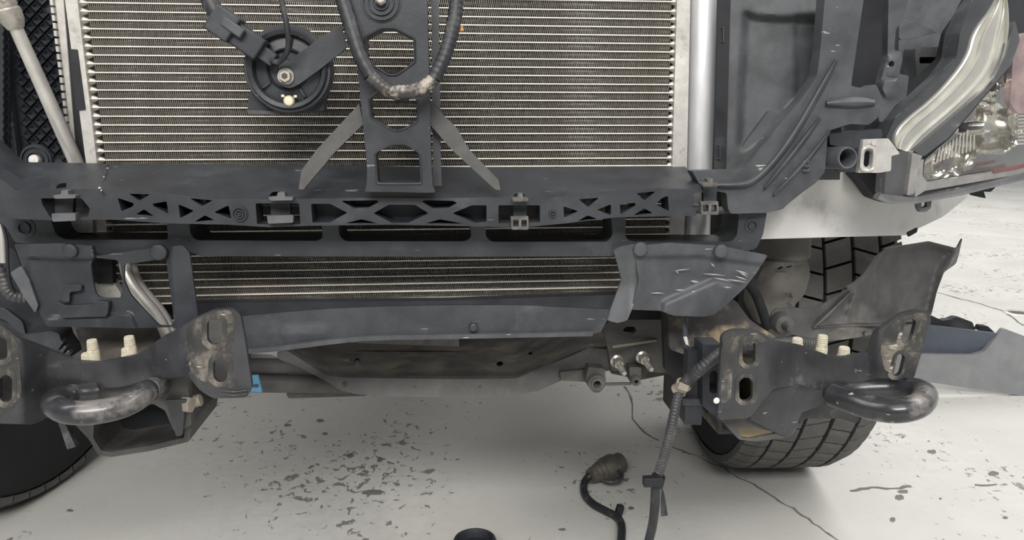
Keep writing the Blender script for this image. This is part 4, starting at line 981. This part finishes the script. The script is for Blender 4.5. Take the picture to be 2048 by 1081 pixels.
lathe('bulb_shield', [(0, .03), (10*k, .028), (13*k, .02), (14*k, -.01), (11*k, -.01), (0, -.012)], P(1941, 258, hy(1941,258)+.02), (.1, -1, .1), CHROME, hd, seg=28)
sheet('red_reflector', [(2028, 70), (2080, 60), (2080, 225), (2036, 228), (2020, 205), (2024, 150)], lambda x, y: hy(x, y)+.03, REDF, hd, thick=.01, rnd=4, label='pinkish side reflector')
bm = bmesh.new()
for i in range(9): tube_bm(bm, [P(2034, 232+i*7, hy(2034,0)+.02), P(2080, 229+i*7, hy(2080,0)+.02)], .0013, 6)
bm_link('reflector_ribs', bm, CHROME, hd)
sheet('lower_bezel', [(1845, 352), (1856, 366), (2080, 330), (2080, 342), (1850, 382), (1830, 395), (1828, 330), (1848, 318)], lambda x, y: hy(x, y)+.005, CLEARP, hd, thick=.012, rnd=2, step=14, bevel=.002, label='pale frosted lower frame')
sheet('side_frame', [(1825, 305), (1845, 312), (1838, 330), (1828, 388), (1814, 392), (1822, 330)], lambda x, y: hy(x, y)+.0, CLEARP, hd, thick=.014, rnd=3, step=14, bevel=.002)
sheet('red_strip', [(1985, 341), (2080, 322), (2080, 328), (1990, 346)], lambda x, y: hy(x, y)+.002, RED, hd, thick=.003, rnd=1, step=14, label='thin dull red strip')
sheet('lens', [(1778, 306), (1772, 275), (1790, 238), (1913, 115), (1920, 65), (1960, -30), (2080, -30), (2080, 348), (1920, 385), (1830, 402), (1790, 402), (1762, 392), (1764, 340)], lambda x, y: hy(x, y)-.004, LENS, hd, thick=.003, rnd=5, step=16, label='clear outer lens')
RIMG = mat('rim_grey', (118, 118, 120), .25, .2, var=.15)
sheet('rim_strip', [(1762, 388), (1830, 396), (1920, 379), (2080, 340), (2080, 352), (1920, 392), (1830, 408), (1783, 409), (1756, 398)], lambda x, y: hy(x, y)-.002, RIMG, hd, thick=.012, rnd=2, step=14, bevel=.002)
sheet('corner_block', [(1780, 300), (1826, 304), (1818, 394), (1790, 396), (1768, 388), (1772, 340)], lambda x, y: hy(x, y)+.01, SMOKE, hd, thick=.02, rnd=5, step=12, bevel=.003, label='smoked corner of the lens')
sheet('mounting_tab', [(1716, 346), (1727, 279), (1777, 277), (1800, 308), (1783, 312), (1782, 342), (1758, 346)], .845, CLEARP, hd, thick=.006, rnd=3, step=14, holes=[slot(1736, 318, 16, 34, 1)], bevel=.0015, label='clear tab with an oval slot')
tube('slot_ring', [P(x, y, .841) for x, y in slot(1736, 318, 24, 46, 1)], .002, CLEARP, hd, seg=8, closed=True, n=4)
lathe('tab_stud', [(0, .004), (.003, .003), (.0042, 0)], P(1746, 286, .845), (0, -1, 0), CLEARP, hd, seg=14)
sheet('lower_loop', [(1834, 402), (1864, 398), (1862, 416), (1854, 424), (1840, 425), (1835, 416)], .915, SMOKE, hd, thick=.006, rnd=3, holes=[[(1843, 404), (1855, 402), (1854, 414), (1843, 416)]])
sheet('rear_clip', [(1942, 382), (1966, 378), (1972, 397), (1950, 392)], .985, BLK, hd, thick=.01, rnd=2); sheet('rear_clip', [(1968, 376), (1996, 366), (1990, 376), (1982, 384), (1970, 384)], .99, BLK, hd, thick=.01, rnd=2)
sv = thing('mounting_sleeve', 'round open black sleeve on a box, left of the headlight tab', 'sleeve', P(1690, 345, .87))
box('sleeve_box', P(1682, 306, .895), (58*px_m(1682, 306, .89), .05, 72*px_m(1682, 306, .89)), PL, sv, bevel=.004)
sheet('top_plate', [(1658, 267), (1764, 258), (1764, 276), (1722, 282), (1714, 300), (1660, 290)], .868, PL, sv, thick=.02, rnd=3)
ax = Vector((.12, -1, .06)).normalized(); k = px_m(1697, 317, .838); o_ = P(1696, 316, .838)-ax*.0225
lathe('sleeve_ring', [(17*k, -.03), (17*k, .018), (18.5*k, .020), (22*k, .020), (23*k, .017), (23*k, -.02)], o_, ax, PLG, sv, seg=36)
lathe('rim', [(17.5*k, .0195), (18.5*k, .0225), (21*k, .0225), (22*k, .0195)], o_, ax, CLIPD, sv, seg=36, closed_prof=True, label='paler rim of the sleeve')
lathe('sleeve_back', [(0, -.020), (17*k, -.020), (17*k, -.024), (0, -.024)], o_, ax, BLK, sv, seg=24)

# ------------------------------------------------------------------ harness hanging to the floor
fc = thing('fog_lamp_harness', 'black corrugated cable hanging from the right bracket to the floor', 'cable', PF(1305, 1160))
A0 = [P(1640, 690, .90), P(1590, 684, .89), P(1545, 688, .87), P(1480, 692, .83), P(1440, 708, .787), P(1405, 735, .782), P(1380, 757, .80), P(1362, 778, .81)]
tube('corrugated_hose', A0, .0062, CONV, fc, seg=14, corr=(.0042, .0009))
B0 = [P(1362, 778, .81), P(1354, 800, .805), P(1347, 835, .80), P(1339, 875, .80), P(1328, 915, .805), P(1318, 945, .81)]
tube('corrugated_hose', B0, .0052, CONV, fc, seg=14, corr=(.0036, .0007))
fl0 = PF(1305, 1230)
C0 = [B0[-1], P(1312, 970, .815), P(1310, 1005, .82), P(1306, 1045, .83), P(1297, 1085, .845)]
zt = C0[-1]
C0 += [Vector((zt.x-.01, zt.y+.02, .12)), Vector((zt.x-.01, zt.y+.05, .05)), Vector((zt.x-.01, zt.y+.10, .015)), Vector((zt.x-.02, zt.y+.17, .009))]
e0 = C0[-1]
tube('taped_cable', C0, .0056, TAPE, fc, seg=14)
D0 = [e0, PF(1236, 1125, .009), PF(1243, 1075, .009), PF(1242, 1048, .009), PF(1232, 1034, .009), PF(1210, 1022, .009), PF(1188, 1010, .009), PF(1172, 994, .010), PF(1167, 975, .012), PF(1172, 960, .018), PF(1181, 952, .024)]
tube('floor_cable', D0, .0072, TAPE, fc, seg=14)
pa, pb = PF(1180, 953, .024), PF(1240, 926, .026)
ax = pb-pa; L = ax.length
o = lathe('plug', [(0, 0), (.013, 0), (.016, .01), (.014, .013), (.018, .02), (.016, .023), (.021, .03), (.018, .034), (.024, .042), (.025, L*.75), (.021, L*.78), (.021, L), (.017, L), (.015, L*.85), (0, L*.84)], pa, ax, mat('plug_plastic', (88, 83, 76), .55, var=.25, scale=60), fc, seg=24, label='grey-brown plug with ribbed collar')
tube('plug_latch', [PF(1206, 962, .02), PF(1225, 965, .02), PF(1240, 960, .02), PF(1243, 948, .024), PF(1236, 942, .03)], .004, CONV, o, seg=8)
box('retainer', PF(1239, 1021, .014), (.012, .012, .018), BLK, fc, axes=rot_axes(15), bevel=.001)
bm = bmesh.new(); box_bm(bm, P(1305, 963, .808), (.022, .010, .011)); bm_link('cable_clip', bm, BLK, fc, bevel=.001, label='square black cable clip')
lathe('clip_collar', [(.0058, -.006), (.0082, -.006), (.0082, .006), (.0058, .006)], P(1315, 962, .813), C0[1]-C0[0], BLK, fc, seg=18, closed_prof=True)
sheet('tape_flag', [(1324, 974), (1329, 990), (1336, 1032), (1322, 1034), (1322, 1000)], .82, TAPE, fc, thick=.001, rnd=1, label='loose triangular tape end')
bm = bmesh.new(); lathe_bm(bm, [(.0068, -.008), (.0095, -.007), (.0078, 0), (.0095, .006), (.0068, .008)], P(1362, 776, .81), A0[-1]-A0[-2], 16, closed_prof=True)
box_bm(bm, P(1366, 774, .80), (.012, .006, .008), rot_axes(20)); bm_link('tan_clip', bm, TAN, fc, bevel=.0008, label='tan coloured cable clip')
kc = thing('hanging_connector', 'black rectangular connector hanging beside the corrugated hose', 'connector', P(1388, 852, .83))
sheet('connector_body', [(1371, 800), (1406, 803), (1403, 851), (1369, 850)], .825, PLD, kc, thick=.022, rnd=3, bevel=.0015)
sheet('connector_neck', [(1376, 705), (1400, 700), (1410, 770), (1402, 806), (1372, 804)], .83, PLD, kc, thick=.016, rnd=4, bevel=.002)
sheet('lock_band', [(1366, 798), (1409, 800), (1408, 813), (1366, 812)], .822, PL, kc, thick=.026, rnd=2, bevel=.0012)

# ------------------------------------------------------------------ left edge bits
le = thing('left_wiring', 'silver tube and corrugated wire at the left screen edge, beside the splash shield', 'cable', P(15, 600, .86))
tube('silver_tube', [P(-4, 410, .87), P(3, 460, .87), P(8, 525, .87)], .0052, PIPE, le, seg=16)
tube('thin_wire', [P(2, 440, .866), P(13, 480, .864), P(16, 540, .862), P(22, 575, .862), P(34, 590, .864)], .0018, BLK, le, seg=8)
tube('corrugated_wire', [P(-20, 530, .868), P(4, 548, .866), P(12, 575, .865), P(28, 592, .866), P(55, 596, .87)], .0062, CONV, le, seg=12, corr=(.0045, .0009))
lf = thing('left_liner', 'dark fender liner piece at the far left, below the splash shield', 'fender liner', P(20, 690, .92))
sheet('liner', [(-60, 480), (30, 500), (70, 610), (95, 655), (130, 690), (60, 700), (-60, 650)], .90, PLD, lf, thick=.004, rnd=6)
sheet('rolled_edge', [(-40, 605), (10, 618), (45, 645), (52, 672), (38, 665), (10, 640), (-40, 628)], .885, PL, lf, thick=.006, rnd=6)
lu = thing('plastic_cover', 'ridged dark plastic cover behind the left bracket studs', 'cover', P(110, 700, .88))
sheet('cover', [(40, 672), (62, 668), (100, 663), (118, 668), (122, 682), (136, 700), (140, 718), (60, 712)], .87, PL, lu, thick=.03, rnd=5, bevel=.003)
for i in range(3): box('ridge', P(122+i*7, 690+i*9, .866), (.004, .01, .012), PL, lu, axes=rot_axes(40), bevel=.001)
lr = thing('rail_cover', 'brown-grey flat rail top behind the cream bolts, left', 'plate', P(230, 720, .9))
sheet('plate', [(150, 655), (330, 655), (345, 690), (330, 735), (150, 740), (165, 700)], lambda x, y: .86+.0007*(735-y), RUST, lr, thick=.006, rnd=3, step=14)

# ------------------------------------------------------------------ loose bumper trim and small things on the floor
lt = thing('bumper_end_cap', 'grey plastic bumper end cap lying on the floor, far right', 'bumper cap', PF(1960, 790))
YT = PF(1960, 785).y
sheet('upper_face', [(1770, 650), (1860, 651), (1997, 668), (1985, 690), (1968, 707), (1947, 712), (1765, 710)], lambda x, y: YT+.02+.0002*(1997-x), SLATE, lt, thick=.01, rnd=4, step=14, label='slate coloured upper face')
sheet('lower_face', [(1765, 708), (1947, 711), (1969, 704), (2007, 657), (2060, 677), (2110, 700), (2110, 800), (2048, 793), (1974, 782), (1770, 752)], lambda x, y: YT-.0004*(y-700)+.0001*(2048-x), GREYP, lt, thick=.012, rnd=5, step=14, reliefs=[([(1990, 700), (2060, 735), (2060, 745), (1990, 712)], .006, 6)])
sheet('clip_rail', [(1862, 631), (1885, 642), (1900, 640), (1912, 635), (1922, 636), (1945, 645), (1952, 664), (1862, 655)], YT+.06, BLK, lt, thick=.02, rnd=2); sheet('clip_tab', [(1957, 662), (1962, 652), (1976, 653), (1992, 668)], YT+.06, BLK, lt, thick=.02, rnd=2)
c = PF(950, 1116, .0); 
cp = thing('black_lid', 'round black lid with a raised rim on the floor, bottom edge of the view', 'lid', c)
lathe('rim', [(.034, 0), (.036, .01), (.036, .03), (.034, .034), (.030, .034), (.028, .028), (.028, .012)], c, (0, 0, 1), PL, cp, seg=48)
lathe('disc', [(0, .02), (.029, .02), (.029, .008), (0, .008)], c, (0, 0, 1), BLK, cp, seg=40)
c = PF(2036, 627)
dn = thing('anchor_cap', 'small round metal cap set in the floor, right edge of the view', 'floor cap', c)
lathe('ring', [(.03, 0), (.034, .004), (.046, .003), (.050, 0)], c, (0, 0, 1), ALU, dn, seg=36)
lathe('plug', [(0, .0025), (.018, .0025), (.02, .001), (.031, .001)], c, (0, 0, 1), UNDER, dn, seg=30)

# ------------------------------------------------------------------ the rest of the truck, unseen, added to shade the floor
bd = thing('truck_body', 'unseen pale truck body with raised hood, added above and behind the engine bay for shade', 'truck body', (-.1, 2.2, .5))
bm = bmesh.new(); box_bm(bm, (-.1, 1.55, .74), (.60, .75, .42)); box_bm(bm, (-.1, 1.4, .5), (.4, .4, .14)); box_bm(bm, (-.11, 1.66, 1.0), (1.2, .86, .2))  # wide top box added over the engine to block lamp light
bm_link('engine_shade_block', bm, UNDER, bd, bevel=.02)
bm = bmesh.new(); box_bm(bm, (-.1, 3.4, .62), (1.6, 2.5, .22)); box_bm(bm, (-.1, 3.5, 1.25), (1.6, 2.2, 1.1))
bm_link('cab_shell', bm, WHITE, bd, bevel=.08)
bm = bmesh.new(); n = 10; g = []
for i in range(n+1):
    row = []
    for j in range(9):
        u = j/8*2-1; v = i/n
        row.append(bm.verts.new((-.1+u*(.74-.03*v), 2.05-.75*v, 1.15+.72*v+.03*(1-u*u))))
    g.append(row)
for i in range(n):
    for j in range(8): bm.faces.new((g[i][j], g[i][j+1], g[i+1][j+1], g[i+1][j]))
o = bm_link('hood', bm, WHITE, bd); o.modifiers.new('solid', 'SOLIDIFY').thickness = .02
tube('prop_rod', [(.5, 1.2, 1.12), (.5, 1.55, 1.63)], .006, BLK, bd, seg=8)
def side_panel(name, x, parent):              # fender side with its wheel arch
    bm = bmesh.new(); top_ = []; low = []
    for i in range(25):
        y = 1.22+.95*i/24; d = abs(y-WY)
        z = max(.40+math.sqrt(max(0, .50**2-d*d)) if d < .5 else .55, .55)
        low.append(bm.verts.new((x, y, z))); top_.append(bm.verts.new((x*.97-.003, y, 1.12)))
    for i in range(24): bm.faces.new((low[i], low[i+1], top_[i+1], top_[i]))
    o = bm_link(name, bm, WHITE, parent); o.modifiers.new('solid', 'SOLIDIFY').thickness = .012
side_panel('side_panel', .84, bd); side_panel('side_panel', -1.04, bd)
bm = bmesh.new(); box_bm(bm, (-.1, 2.13, .86), (1.5, .03, .62)); bm_link('firewall', bm, UNDER, bd)
